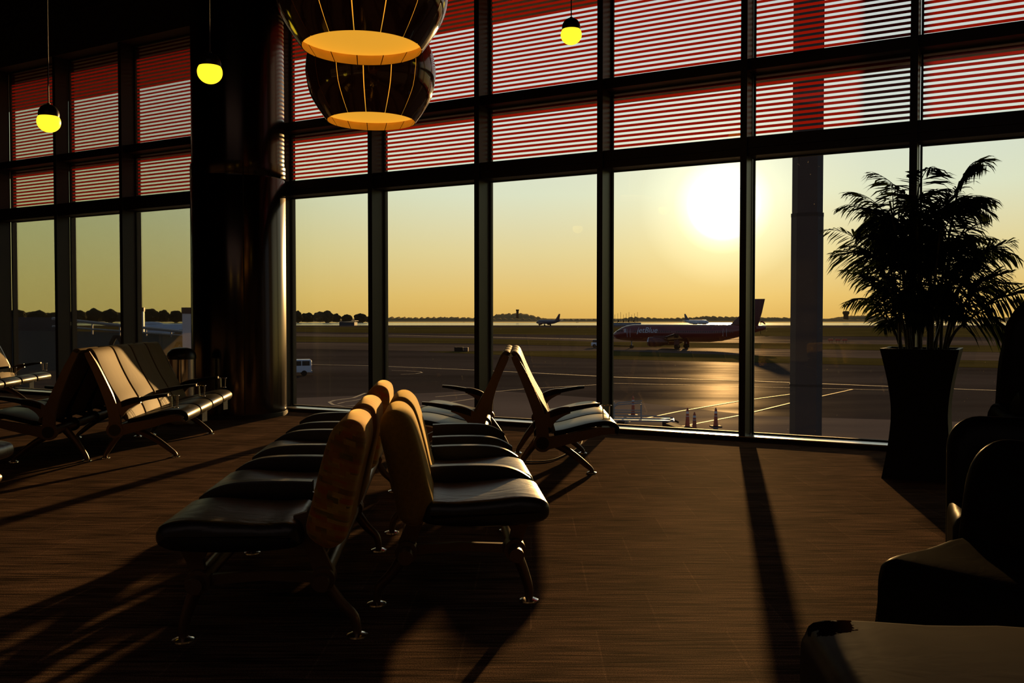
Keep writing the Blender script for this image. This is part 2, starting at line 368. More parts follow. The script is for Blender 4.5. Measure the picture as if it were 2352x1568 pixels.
def obj(name, mb, m, parent=None, angle=38, label=None):
    me = bpy.data.meshes.new(name)
    bm = bmesh.new()
    vv = [bm.verts.new(v) for v in mb.v]
    for f in mb.f:
        try: bm.faces.new([vv[i] for i in f])
        except ValueError: pass
    bmesh.ops.recalc_face_normals(bm, faces=bm.faces[:])
    bm.to_mesh(me); bm.free()
    for p in me.polygons: p.use_smooth = True
    me.set_sharp_from_angle(angle=R(angle))
    me.materials.append(m)
    o = bpy.data.objects.new(name, me); C.objects.link(o)
    if parent: o.parent = parent
    if label: o['label'] = label
    return o
def tag(o, label, cat, group=None, kind=None):
    o['label'] = label; o['category'] = cat
    if group: o['group'] = group
    if kind: o['kind'] = kind
    return o
def thing(name, label, cat, loc=(0, 0, 0), rz=0., group=None, kind=None):
    o = bpy.data.objects.new(name, None); C.objects.link(o); o.empty_display_size = .1
    o.location = loc; o.rotation_euler = (0, 0, rz)
    return tag(o, label, cat, group, kind)
def kids(o): return [c for c in C.objects if c.parent == o]
def dup(o, loc, rz=None, label=None, parent=None):
    c = o.copy(); C.objects.link(c)
    if parent: c.parent = parent
    else:
        c.location = loc
        if rz is not None: c.rotation_euler = (0, 0, rz)
    if label: c['label'] = label
    for k in kids(o): dup(k, None, parent=c)
    return c
def facing(fx, fy): return math.atan2(-fx, fy)       # turn local +y to (fx, fy)

# ------------------------------------------------------------------ window wall frame
E = Vector((-3756.0, FP, 0)).normalized()            # along the glazing, to the left
O = Vector((E.y, -E.x, 0)); O = O if O.y > 0 else -O  # outwards
P0 = P(1696, 1012.5, 0)
BAY = 1.516
WROT = Matrix((( E.x, O.x, 0), (E.y, O.y, 0), (0, 0, 1)))
def W(s, d, z): return P0 + E * s + O * d + Vector((0, 0, z))
def wbox(mb, s0, s1, d0, d1, z0, z1):
    c = [W(s, d, z) for z in (z0, z1) for d in (d0, d1) for s in (s0, s1)]
    return mb.add(c, [(0, 2, 3, 1), (4, 5, 7, 6), (0, 1, 5, 4), (2, 6, 7, 3), (0, 4, 6, 2), (1, 3, 7, 5)])
K0, K1 = -4, 12
S0, S1 = K0 * BAY - .064, K1 * BAY
DEP = -17.0
H1a, H1b, H2a, H2b, HT, HC = 2.777, 2.962, 3.61, 3.72, 5.2, 6.5
def struct(name, mb, m, label, cat, **k):
    return tag(obj(name, mb, m, **k), label, cat, kind='structure')

fl = MB(); fl.add([W(S0 - .3, .3, 0), W(S1 + .3, .3, 0), W(S1 + .3, DEP, 0), W(S0 - .3, DEP, 0), W(S0 - .3, .3, -.25), W(S1 + .3, .3, -.25), W(S1 + .3, DEP, -.25), W(S0 - .3, DEP, -.25)],
                  [(0, 1, 2, 3), (4, 7, 6, 5), (0, 4, 5, 1), (1, 5, 6, 2), (2, 6, 7, 3), (3, 7, 4, 0)])
struct('floor', fl, M['carpet'], 'ribbed brown carpet tile floor striped by long sun shadows', 'floor')
struct('ceiling', wbox(MB(), S0 - .3, S1 + .3, DEP, .3, HC, HC + .2), M['ceil'], 'dark high ceiling above the pendants', 'ceiling')
struct('wall_back', wbox(MB(), S0 - .3, S1 + .3, DEP - .2, DEP, 0, HC), M['wall'], 'dark wall behind the viewer', 'wall')
struct('wall_left', wbox(MB(), S1 + .1, S1 + .3, DEP, .3, 0, HC), M['wall'], 'dark wall past the left end of the glazing', 'wall')
struct('wall_right', wbox(MB(), S0 - .3, S0 - .1, DEP, .3, 0, HC), M['wall'], 'dark wall past the right end of the glazing', 'wall')
hd = wbox(MB(), S0, S1, -.02, .3, HT, HC); wbox(hd, S0, S1, -.05, -.02, 5.78, 5.82)
struct('wall_front', hd, M['ceil'], 'dark fascia above the window heads', 'wall')
struct('roof_overhang', wbox(MB(), S0 - .5, S1 + .5, .3, 2.0, HT + .02, HT + .3), M['soffit'], 'roof overhang outside above the red slats', 'roof')
tn = [0]
def trim(mb, m, label, cat='trim', **k):
    tn[0] += 1
    return struct('trim_%d' % tn[0], mb, m, label, cat, **k)
sl = wbox(MB(), S0, S1, .0, .24, .0, .05); 
trim(sl, M['sill'], 'bright metal sill running along the foot of the windows', 'sill')
sf = wbox(MB(), S0, S1, -.012, -.001, .0, .04); trim(sf, M['bronze'], 'dark kick strip on the face of the window sill', 'trim')
t1 = wbox(MB(), S0, S1, .03, .22, H1a, H1b); wbox(t1, S0, S1, .015, .03, H1a + .075, H1a + .10); wbox(t1, S0, S1, .22, .30, H1a + .01, H1b - .01)
trim(t1, M['bronze'], 'thick dark transom above the clear lower panes', 'transom')
t2 = wbox(MB(), S0, S1, .05, .22, H2a, H2b); wbox(t2, S0, S1, .22, .30, H2a + .01, H2b - .03)
trim(t2, M['bronze'], 'dark rail between the two tiers of red slats', 'transom')
fn = wbox(MB(), S0, S1, .31, .74, H2a + .0, H2a + .05)
trim(fn, M['soffit'], 'tan shade fin outside along the slatted windows', 'fin')
ordn = {0: 'beside the sun', 1: 'left of the sun bay', 2: 'behind the paired black sling benches', 3: 'behind the fabric seat backs', 4: 'just right of the metal column', 5: 'behind the metal column', 6: 'behind the sunlit left bench', 7: 'second from the left edge of the photo', 8: 'at the left edge of the photo', -1: 'behind the potted palm'}
for k in range(K0, K1 + 1):
    s = k * BAY
    mb = wbox(MB(), s - .064, s, 0, .22, .05, HT); wbox(mb, s - .055, s - .009, .26, .33, .05, HT)
    trim(mb, M['bronze'], 'dark window mullion ' + ordn.get(k, 'number %d past the frame on the %s' % (abs(k), 'left' if k > 0 else 'right')), 'mullion')
gk = MB()
wn = 0
WL = {0: 'bay left of the outdoor pillar showing the red airliner and the sun', 1: 'bay behind the paired sling benches and the hill tower', -1: 'bay holding the outdoor grey pillar', -2: 'bay behind the palm fronds at the right edge', 2: 'bay right of the two barrel lamps above the fabric seats', 3: 'bay next to the metal column with the white van', 4: 'bay hidden behind the metal column', 5: 'bay left of the column above the litter bin', 6: 'bay behind the sunlit bench', 7: 'leftmost bay in the photo'}
for k in range(K0, K1):
    s0, s1 = k * BAY + .004, (k + 1) * BAY - .068
    wn += 1
    w = thing('window_%d' % wn, 'tall window ' + WL.get(k, 'bay past the %s edge of the photo, number %d' % ('left' if k > 0 else 'right', abs(k))), 'window', W((s0 + s1) / 2, .25, .05), 0, kind='structure')
    off = -Vector(w.location)
    def part(name, mb, m):
        mb.v = [v + off for v in mb.v]; return obj(name, mb, m, w)
    gf = MB()
    for (z0, z1) in ((.05, H1a), (H1b, H2a), (H2b, HT)):
        for a in ((s0, s0 + .018, z0, z1), (s1 - .018, s1, z0, z1), (s0, s1, z0, z0 + .015), (s0, s1, z1 - .015, z1)):
            wbox(gf, a[0], a[1], .225, .258, a[2], a[3])
        pn = wbox(MB(), s0 + .01, s1 - .01, .244, .250, z0 + .005, z1 - .005)
        part('glass_pane', pn, M['glass'])
    part('gasket', gf, M['gasket'])
    for (z0, z1) in ((H1b, H2a), (H2b, HT)):
        mb = MB(); z = z0 + .012; 
        while z + .024 < z1:
            mb.add([W(s0, .262, z), W(s1, .262, z), W(s1, .262, z + .0272), W(s0, .262, z + .0272)], [(0, 1, 2, 3)]); z += .0523
        part('red_slats', mb, M['slat'])

# metal clad column
col = thing('column', 'round brown metal clad column between the left windows and the lamp bay', 'column', (-3.385, 11.36, 0), 0, kind='structure')
rc = .565
obj('upper_shaft', MB().lathe([(rc - .012, 3.05), (rc - .012, HC)], 64), M['column'], col)
lo = MB().lathe([(rc, .04), (rc, 2.88), (rc - .004, 2.89), (rc - .004, 2.92), (rc, 2.93), (rc, 3.07), (rc - .03, 3.075)], 64)
obj('lower_sleeve', lo, M['column'], col)
sm = MB()
for a in (-68, 22, 112, 202):
    an = R(a); q = Vector((math.cos(an), math.sin(an), 0))
    sm.box(q * (rc + .0005) + Vector((0, 0, 1.55)), (.006, .012, 3.0), Matrix.Rotation(an, 3, 'Z'))
obj('panel_seam', sm, M['gasket'], col)
obj('base_ring', MB().lathe([(rc + .012, 0), (rc + .012, .05), (rc - .02, .055)], 64), M['bronze'], col)
# control box with conduit on the column
q = PY(470, 540, 10.98)
cb = thing('control_box', 'small black control box with a conduit on the metal column', 'box', (q.x, q.y - .0, q.z), R(-20))
obj('housing', MB().rbox((0, 0, 0), (.15, .10, .18), .012), M['black'], cb)
obj('conduit', MB().tube([(0, .03, .09), (0, .03, 1.9)], .012) .tube([(0, .03, -.09), (0, .03, -.28)], .012), M['bronze'], cb)
obj('info_plate', MB().box((.04, .02, -.20), (.05, .006, .14)), M['tagp'], cb)

# ------------------------------------------------------------------ pendants
def pendant(x, y, wpx, dia, label):
    D = dia * FP / wpx
    c = PY(x, y, D)
    t = thing('pendant_lamp', label, 'pendant lamp', c, 0, 'small yellow globe pendants')
    r = dia / 2
    g = [(r * math.sin(a) * (1.0), -r * .93 * math.cos(a)) for a in [R(k) for k in range(0, 121, 8)]]
    g[0] = (.0005, g[0][1])
    obj('globe', MB().lathe(g, 32), M['bulb'], t)
    zc, rr = g[-1][1], g[-1][0]
    cp_ = [(rr * .9, zc - .004), (rr * 1.0, zc), (rr * 1.02, zc + r * .25), (rr * .95, zc + r * .55), (rr * .74, zc + r * .85), (rr * .45, zc + r * 1.03), (.012, zc + r * 1.1), (.012, zc + r * 1.2)]
    obj('cap', MB().lathe(cp_, 32), M['black'], t)
    obj('cord', MB().tube([(0, 0, zc + r * 1.0), (0, 0, HC - c.z)], .005, 6), M['bronze'], t)
    return t
pendant(112, 280, 51, .17, 'yellow globe pendant hanging lowest at the far left')
pendant(482, 166, 56, .17, 'yellow globe pendant in front of the metal column')
pendant(1312, 80, 48, .17, 'yellow globe pendant right of the barrel lamps before red slats')
def barrel(name_label, x, y, D, rr=.375):
    c = PY(x, y, D)
    t = thing('barrel_lamp', name_label, 'lamp', c, R(8), 'large smoked panel barrel lamps')
    prof = [(rr, 0), (rr * 1.19, .1), (rr * 1.37, .22), (rr * 1.45, .36), (rr * 1.46, .44), (rr * 1.41, .56), (rr * 1.25, .70), (rr * 1.0, .84)]
    prof = [tuple(v) for v in spline(prof, 3)]
    n = 15
    for k in range(n):
        g = 2 * PI / n; gap = .0075
        a0 = k * g + gap; a1 = (k + 1) * g - gap
        mb = MB().lathe(prof, 6, a0=a0, a1=a1)
        ins = [(r_ - .006, z) for r_, z in prof]
        mb2 = MB().lathe(ins, 6, a0=a0, a1=a1)
        p = obj('panel', mb, M['panel'], t)
        obj('panel_liner', mb2, M['panel_in'], p)
    inner = [(.001, .075), (rr * .55, .073), (rr * 1.07, .072), (rr * 1.10, .085), (rr * 1.26, .22), (rr * 1.33, .38), (rr * 1.32, .48), (rr * 1.2, .66), (rr * .96, .80), (.001, .82)]
    obj('diffuser', MB().lathe(inner, 48), M['glow'], t)
    obj('cord', MB().tube([(0, 0, .82), (0, 0, HC - c.z)], .012, 8), M['black'], t)
    obj('top_cap', MB().lathe([(.001, .87), (.2, .865), (rr * 1.02, .845)], 32), M['black'], t)
    return t
barrel('nearer big barrel lamp of smoked panels, cut off by the photo top', 832, 112, 5.77)
barrel('farther big barrel lamp of smoked panels, below and behind the other', 853, 279, 7.85)

# ------------------------------------------------------------------ sling benches (open A-shaped side frames)
def sling_bench(label, hub_xy, rowdir, side, n, pitch=.56, near=True, arms=None, cups=(), tags=(), legs=(.42, 1.6), back_mat=None, group=None):
    """hub_xy: floor point under the beam at the near end; rowdir: unit vector near->far; side +1 faces right, -1 faces left"""
    r = Vector((rowdir[0], rowdir[1], 0)).normalized()
    fw = Vector((r.y, -r.x, 0)) * side
    Ln = n * pitch
    ctr = Vector((hub_xy[0], hub_xy[1], 0)) + r * Ln / 2
    t = thing('sling_bench', label, 'bench', ctr, facing(fw.x, fw.y), group)
    # local x: for a right-facing bench +x points to the near end, else to the far end
    sx = -1 if side > 0 else 1
    def X(a): return sx * (a - Ln / 2)           # a = distance from the near end
    hz = .285
    obj('beam', MB().tube([(X(-.02), 0, hz), (X(Ln + .02), 0, hz)], .038, 20), M['frame'], t)
    backp = [(.085, .355), (.062, .42), (.012, .52), (-.045, .62), (-.095, .72), (-.135, .81), (-.165, .885), (-.185, .925), (-.205, .940), (-.225, .930)]
    seatp = [(.085, .350), (.16, .362), (.26, .388), (.36, .412), (.45, .424), (.51, .420), (.545, .400), (.552, .372), (.54, .352)]
    def pad(pts, th):
        c = spline(pts, 3); A = []; B = []
        for i in range(len(c)):
            tt = (c[min(i + 1, len(c) - 1)] - c[max(i - 1, 0)]).normalized(); nn = Vector((-tt.y, tt.x))
            A.append(c[i] + nn * th / 2); B.append(c[i] - nn * th / 2)
        return [tuple(v) for v in A + B[::-1]]
    for i in range(n):
        a, b = sorted((X(i * pitch + .017), X((i + 1) * pitch - .017)))
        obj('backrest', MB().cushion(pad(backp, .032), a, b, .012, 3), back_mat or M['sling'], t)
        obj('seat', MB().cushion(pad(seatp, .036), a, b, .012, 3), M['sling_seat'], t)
    dk = MB()
    for i in range(n + 1):
        e = i in (0, n)
        x = X(i * pitch + (-.014 if i == 0 else .014 if i == n else 0))
        if e:
            f = MB()
            bp = spline([(.0, .285), (-.004, .40), (-.035, .52), (-.085, .65), (-.145, .79), (-.195, .89), (-.21, .925)], 4)
            f.stroke(bp, [.10 - .06 * k / (len(bp) - 1) for k in range(len(bp))], x, .034)
            s_ = spline([(.0, .275), (.12, .300), (.28, .335), (.42, .368), (.53, .375)], 4)
            f.stroke(s_, [.095 - .055 * k / (len(s_) - 1) for k in range(len(s_))], x, .034)
            f.stroke(spline([(.02, .43), (.07, .48), (.14, .515), (.20, .53)], 4), [.11 - .06 * k / 12 for k in range(13)], x, .030)
            f.tube([(x - .022, 0, hz), (x + .022, 0, hz)], .066, 24)
            fr_ = obj('side_frame', f, M['frame'], t)
            o_ = X(-.04) if i == 0 else X(Ln + .04)
            obj('hub_cap', MB().tube([(x, 0, hz), (o_, 0, hz)], .047, 24), M['black'], fr_)
        else:
            f = MB(); f.tube([(x - .012, 0, hz), (x + .012, 0, hz)], .058, 20)
            f.stroke([(.03, .30), (.12, .325), (.3, .36), (.5, .37)], [.05, .04, .035, .02], x, .016)
            f.stroke([(.03, .30), (.03, .42), (-.04, .58), (-.14, .80), (-.2, .91)], [.05, .04, .03, .028, .02], x, .016)
            obj('seat_bracket', f, M['black'], t)
    for a in (arms if arms is not None else (0, n)):
        x = X(a * pitch + (-.014 if a == 0 else .014 if a == n else 0))
        c = spline([(.055, .515), (.14, .535), (.25, .555), (.35, .568), (.42, .572)], 4); k = len(c)
        rings = []
        for i, v in enumerate(c):
            u = i / (k - 1); hw = .034 * (1 - .25 * u ** 3); th = .040 * (1 - .72 * u) + .004
            rings.append([Vector((x - hw, v.x, v.y)), Vector((x - hw * .8, v.x, v.y + .007)), Vector((x + hw * .8, v.x, v.y + .007)), Vector((x + hw, v.x, v.y)), Vector((x + hw * .5, v.x, v.y - th)), Vector((x - hw * .5, v.x, v.y - th))])
        ar = obj('armrest', MB().loft(rings), M['armpad'], t)
        if a in cups:
            mb = MB(); cy, cz, rr = .468, .562, .038
            for zz, r2 in ((cz, rr), (cz - .10, rr * .82)):
                mb.tube([(x + r2 * math.cos(q), cy + r2 * math.sin(q), zz) for q in [2 * PI * k / 16 for k in range(17)]], .0028, 6)
            for q in (PI / 4, 3 * PI / 4, 5 * PI / 4, 7 * PI / 4):
                mb.tube([(x + rr * math.cos(q), cy + rr * math.sin(q), cz), (x + rr * .82 * math.cos(q), cy + rr * .82 * math.sin(q), cz - .10)], .0028, 6)
            obj('cup_holder', mb, M['steel'], ar)
    for a in legs:
        x = X(a)
        for sgn, fy in ((1, .39), (-1, -.19)):
            mb = MB(); c = spline([(x, .02 * sgn, .27), (x, fy * .55, .165), (x, fy * .93, .05), (x, fy, .022), (x, fy, .008)], 4)
            mb.tube(c, [.034 - .016 * min(1, k / 10) for k in range(len(c))], 12)
            lg = obj('leg', mb, M['frame'], t)
            obj('foot', MB().lathe([(.0005, .014), (.020, .013), (.038, .006), (.039, 0.0), (.0005, 0.0)], 20, (x, fy, 0)), M['steel'], lg)
    for a in tags:
        x = X(a)
        obj('paper_tag', MB().box((x, .553, .312), (.075, .003, .11), Matrix.Rotation(R(-24 if side > 0 else 24), 3, 'Z')), M['tagp'], t, label='cream paper tag under the seat front')
    return t
lr = (-.136, .99)
pl = PY(266, 986, 7.5)
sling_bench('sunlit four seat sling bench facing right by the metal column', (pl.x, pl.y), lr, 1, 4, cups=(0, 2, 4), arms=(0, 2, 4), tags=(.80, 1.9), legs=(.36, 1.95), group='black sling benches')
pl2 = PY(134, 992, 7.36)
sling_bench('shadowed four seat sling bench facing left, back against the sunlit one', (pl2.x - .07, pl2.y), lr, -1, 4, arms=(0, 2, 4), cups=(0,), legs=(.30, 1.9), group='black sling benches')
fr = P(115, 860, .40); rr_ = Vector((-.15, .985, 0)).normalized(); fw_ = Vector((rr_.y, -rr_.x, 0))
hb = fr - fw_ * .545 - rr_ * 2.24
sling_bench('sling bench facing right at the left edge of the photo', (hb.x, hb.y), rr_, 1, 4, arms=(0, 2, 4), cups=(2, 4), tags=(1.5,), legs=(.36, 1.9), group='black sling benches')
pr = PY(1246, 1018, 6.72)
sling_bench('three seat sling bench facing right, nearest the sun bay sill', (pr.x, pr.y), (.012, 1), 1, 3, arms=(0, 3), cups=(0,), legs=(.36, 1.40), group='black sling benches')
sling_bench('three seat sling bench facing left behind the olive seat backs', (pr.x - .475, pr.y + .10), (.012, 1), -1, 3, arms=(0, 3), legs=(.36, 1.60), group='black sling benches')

# ------------------------------------------------------------------ cushion benches with fabric backs
ROW = Vector((-171.0, FP, 0)).normalized()
def cushion_bench(label, origin, zs, side, seats, arms, legs, backs, rowdir=ROW, group=None, back_shift=0.):
    """origin: floor point under the rear beam at forward distance zs; seats: (near, far) forward distances"""
    r = Vector(rowdir).normalized(); fw = Vector((r.y, -r.x, 0)) * side
    t = thing('cushion_bench', label, 'bench', origin, facing(fw.x, fw.y), group)
    sx = -1 if side > 0 else 1
    def X(Z): return sx * (Z - zs) / r.y
    lo_, hi_ = min(s[0] for s in seats), max(max(arms), max(s[1] for s in seats))
    obj('beam', MB().tube([(X(lo_ + .02), 0, .226), (X(hi_ + .05), 0, .226)], .030, 16), M['frame'], t)
    obj('beam', MB().tube([(X(lo_ + .02), .455, .226), (X(hi_ + .05), .455, .226)], .030, 16), M['frame'], t)
    sp_ = spline([(.09, .36), (.30, .345), (.50, .352), (.575, .372), (.592, .412), (.570, .452), (.48, .468), (.34, .458), (.20, .450), (.10, .452), (.07, .41)], 4, True)
    sp_ = [tuple(v) for v in sp_]
    bk = spline([(.075, .41), (.055, .52), (.022, .66), (-.008, .76), (-.032, .802), (-.065, .825), (-.105, .824), (-.137, .795), (-.142, .72), (-.115, .60), (-.085, .46), (-.065, .38), (0, .35)], 4, True)
    bk = [Vector((v.x + back_shift, v.y)) for v in bk]
    bk = [tuple(v) for v in bk]
    for (a, b), bm_ in zip(seats, backs):
        p, q = sorted((X(a), X(b)))
        obj('seat', MB().cushion(sp_, p, q, .045, 5), M['leather'], t)
        obj('backrest', MB().cushion(bk, p + .015, q - .015, .045, 5), bm_, t)
    for z in arms:
        x = X(z)
        c = spline([(.10, .486), (.20, .490), (.34, .490), (.44, .482), (.51, .460), (.565, .426)], 4); k = len(c); rings = []
        for i, v in enumerate(c):
            u = i / (k - 1); hw = .034 - .004 * u; th = .062 - .022 * u
            pr_ = [(-hw, .018), (-hw * .86, .027), (hw * .86, .027), (hw, .018), (hw * .8, -th), (-hw * .8, -th)]
            rings.append([Vector((x + a_, v.x, v.y + b_)) for a_, b_ in pr_])
        ar = obj('armrest', MB().loft(rings), M['armpad'], t)
        f = MB(); g = spline([(.02, .226), (.01, .30), (.05, .40), (.11, .445), (.18, .445)], 4)
        f.stroke(g, [.06 - .02 * i / (len(g) - 1) for i in range(len(g))], x, .026)
        obj('arm_bracket', f, M['frame'], ar)
    for z in legs:
        x = X(z)
        f = MB()
        g = spline([(-.01, .23), (.035, .34), (.075, .44), (.085, .47)], 4); f.stroke(g, [.07 - .02 * i / (len(g) - 1) for i in range(len(g))], x, .03)
        f.stroke([(.455, .24), (.47, .30), (.47, .352)], [.05, .06, .11], x, .03)
        f.stroke([(.0, .226), (.22, .24), (.455, .226)], [.04, .035, .04], x, .024)
        for y in (0, .455): f.tube([(x - .042, y, .226), (x + .042, y, .226)], .046, 24)
        obj('leg_frame', f, M['frame'], t)
        for pts, fy in (([(x, .46, .21), (x, .49, .14), (x, .515, .06), (x, .518, .01)], .518), ([(x, -.005, .21), (x, -.06, .13), (x, -.112, .075), (x, -.125, .01)], -.125)):
            c = spline(pts, 4)
            lg = obj('leg', MB().tube(c, [.026 - .010 * i / (len(c) - 1) for i in range(len(c))], 12), M['frame'], t)
            obj('foot', MB().lathe([(.0005, .014), (.022, .013), (.040, .006), (.041, 0.), (.0005, 0.)], 24, (x, fy, 0)), M['steel'], lg)
    return t
oL = P(818, 1464); oL = oL - Vector((ROW.y, -ROW.x, 0)) * .122      # left row rear beam
cushion_bench('nearest bench facing left with patchwork fabric backs', (oL.x, oL.y, 0), oL.y, -1, [(3.31, 3.81), (3.94, 4.50), (5.03, 5.58)], [3.875, 4.565, 4.97, 5.64, 6.06, 6.66], [3.42, 4.69, 6.3], [M['patch'], M['pin'], M['patch']], group='thick cushion benches', back_shift=-.02)
oR = P(865, 1396); oR = oR + Vector((ROW.y, -ROW.x, 0)) * .122
cushion_bench('nearest bench facing right with plain olive backs', (oR.x, oR.y, 0), oR.y, 1, [(3.67, 4.18), (4.30, 4.84)], [4.24, 4.90, 5.29, 5.91], [3.82, 5.1], [M['olive'], M['olive']], group='thick cushion benches', back_shift=.04)
sB = P(37, 1012, .46); 
r2 = Vector((-.10, 1, 0)).normalized(); f2 = Vector((r2.y, -r2.x, 0))
oB = sB - f2 * .575
cushion_bench('cushion bench at the left edge with one sunlit seat corner', (oB.x, oB.y - .25, 0), oB.y - .25, 1, [(oB.y - 1.15, oB.y - .62), (oB.y - .48, oB.y + .02)], [oB.y - .55], [oB.y - .2, oB.y - 1.0], [M['olive'], M['olive']], rowdir=r2, group='thick cushion benches')
# power cable under the right sling bench
cq = [P(1338, 1012), P(1330, 1028), P(1300, 1045), P(1268, 1058), P(1230, 1062), P(1200, 1060)]
tag(obj('power_cable', MB().tube([v + Vector((0, 0, .008)) for v in spline(cq, 6)], .006, 6), M['rubber']), 'thin black cable lying on carpet under the right sling bench', 'cable')

# ------------------------------------------------------------------ litter bin
bq = PY(417, 830, 10.45)
lb = thing('litter_bin', 'round steel litter bin with black domed top behind the sunlit bench', 'bin', (bq.x, bq.y, 0))
obj('drum', MB().lathe([(.001, .0), (.155, .0), (.155, .74), (.150, .745)], 40), M['steel'], lb)
obj('lid', MB().lathe([(.160, .735), (.162, .77), (.150, .81), (.11, .85), (.06, .866), (.001, .87)], 40), M['black'], lb)

# ------------------------------------------------------------------ right-hand lounge seating
def lounge(label, corner, fw, w=.56, dep=.50, sh=.455, bh=.785, seatm=None, group='black lounge chairs'):
    """corner: floor point under the front corner on the chair's right hand (+x)"""
    fw = Vector((*fw, 0)).normalized(); xr = Vector((fw.y, -fw.x, 0))
    c = Vector((*corner, 0)) - xr * w / 2 - fw * dep / 2
    t = thing('lounge_chair', label, 'chair', c, facing(fw.x, fw.y), group)
    sp_ = [(-dep / 2, .20), (dep / 2 - .05, .19), (dep / 2 - .005, .24), (dep / 2, .34), (dep / 2 - .01, sh - .04), (dep / 2 - .06, sh), (0, sh - .004), (-dep / 2, sh - .02)]
    obj('seat', MB().cushion([tuple(v) for v in spline(sp_, 4, True)], -w / 2, w / 2, .05, 6), seatm or M['lounge'], t)
    bk = [(-dep / 2 + .06, sh - .10), (-dep / 2 + .03, sh + .1), (-dep / 2 - .01, bh - .08), (-dep / 2 - .05, bh - .01), (-dep / 2 - .09, bh), (-dep / 2 - .13, bh - .05), (-dep / 2 - .12, sh), (-dep / 2 - .09, .22), (-dep / 2 + .0, .21)]
    prof = [tuple(v) for v in spline(bk, 3, True)]
    # rounded upper corners: taper the top of the outermost slices
    mb = MB(); n = 27; rings = []
    for i in range(n):
        u = math.sin(PI * (i / (n - 1) - .5)); x = u * w / 2
        rc_ = .13; ex = max(0, abs(x) - (w / 2 - rc_)) / rc_
        drop = rc_ * (1 - math.sqrt(max(0, 1 - ex * ex)))
        th = .45 + .55 * math.sqrt(max(0, 1 - (max(0, abs(u) - .86) / .14) ** 2))
        my = -dep / 2 - .04
        rings.append([Vector((x, my + (y - my) * th, z - drop * max(0, (z - sh) / (bh - sh)))) for y, z in prof])
    mb.loft(rings); obj('backrest', mb, M['lounge'], t)
    for sx in (-1, 1):
        for sy in (-1, 1):
            obj('leg', MB().tube([(sx * (w / 2 - .08), sy * (dep / 2 - .08), .21), (sx * (w / 2 - .07), sy * (dep / 2 - .06), 0)], [.022, .016], 10), M['steel'], t)
    return t
lounge('dark lounge chair with a sunlit seat edge, second from the photo corner', (1.12, 2.83), (-.8, -.6), w=.60, dep=.55)
j2 = P(2176, 1150, .44)
f2v = Vector((-.38, -.92, 0)).normalized(); c2v = j2 + f2v * .42
lounge('dark lounge chair showing mostly its back, beside the planter', (c2v.x, c2v.y), (f2v.x, f2v.y), w=.58, dep=.46)
# worn ottoman-like seat in the corner
wc = P(1885, 1425, .43)
fwv = Vector((-.985, .10, 0)).normalized()
wo = lounge('worn grey leather seat with a peeled corner, nearest the viewer', (0, 0), (fwv.x, fwv.y), w=.66, dep=.62, sh=.43, seatm=M['worn'])
xr = Vector((fwv.y, -fwv.x, 0)); ctr = Vector((wc.x - .045, wc.y + .05, 0)) - xr * .33 - fwv * .31
wo.location = ctr
# tall dark armchair near the glass
ac = thing('massage_chair', 'tall dark high backed armchair at the right edge near the planter', 'armchair', (3.40, 5.45, 0), facing(-.18, -.98))
bkp = [(-.16, .35), (-.18, .6), (-.22, .9), (-.26, 1.15), (-.30, 1.32), (-.36, 1.38), (-.43, 1.34), (-.46, 1.15), (-.44, .8), (-.40, .4), (-.3, .28)]
mb = MB(); rings = []; prof = [tuple(v) for v in spline(bkp, 3, True)]
for i in range(15):
    u = -1 + 2 * i / 14
    k = math.sqrt(max(0, 1 - abs(u) ** 2.1)); 
    rings.append([Vector((u * .37 * (1 - .10 * max(0, z - .7)), -.31 + (y + .31) * (.35 + .65 * k), .3 + (z - .3) * (.62 + .38 * k))) for y, z in prof])
obj('backrest', mb.loft(rings), M['lounge'], ac)
sp_ = [(-.3, .2), (.28, .18), (.34, .28), (.33, .42), (.26, .47), (-.2, .45), (-.3, .42)]
obj('seat', MB().cushion([tuple(v) for v in spline(sp_, 4, True)], -.28, .28, .05, 5), M['lounge'], ac)
for sx in (-1, 1):
    ap = [(-.34, .05), (.38, .05), (.44, .3), (.42, .56), (.34, .63), (.0, .64), (-.32, .62)]
    x0, x1 = sorted((sx * .27, sx * .43))
    a_ = obj('armrest', MB().cushion([tuple(v) for v in spline(ap, 4, True)], x0, x1, .05, 5), M['lounge'], ac)
    pp = [(.02, .62), (.20, .62), (.235, .70), (.21, .765), (.15, .775), (.03, .70)]
    x0, x1 = sorted((sx * .29, sx * .41))
    obj('arm_pad', MB().cushion([tuple(v) for v in spline(pp, 4, True)], x0, x1, .035, 4), M['lounge'], a_)

# ------------------------------------------------------------------ potted palm
fc = P(2024, 1098)                                    # front left foot of the planter
PW = .50
pc = fc - E * PW / 2 + O * PW / 2
palm = thing('potted_palm', 'tall bushy palm in a black waisted square planter by the window', 'plant', pc, math.atan2(E.y, E.x))
HPOT = .975
def half(z):
    u = z / HPOT
    w0, w1, wm = PW / 2, .268, .188
    q = [(0, w0), (.25, w0 - .04), (.52, wm), (.75, wm + .028), (1, w1)]
    for (a, b), (c, d) in zip(q, q[1:]):
        if u <= c + 1e-9:
            k = (u - a) / (c - a); k2 = k
            return b + (d - b) * k2
    return w1
zz = [HPOT * k / 16 for k in range(17)]
hs = [half(z) for z in zz]
for _ in range(3): hs = [hs[0]] + [(hs[i - 1] + 2 * hs[i] + hs[i + 1]) / 4 for i in range(1, 16)] + [hs[16]]
rings = [[Vector((a * h, b * h, z)) for a, b in ((-1, -1), (1, -1), (1, 1), (-1, 1))] for z, h in zip(zz, hs)]
h_ = hs[-1]
rings += [[Vector((a * (h_ - .025), b * (h_ - .025), z)) for a, b in ((-1, -1), (1, -1), (1, 1), (-1, 1))] for z in (HPOT, HPOT - .06)]
obj('planter', MB().loft(rings), M['pot'], palm, angle=25)
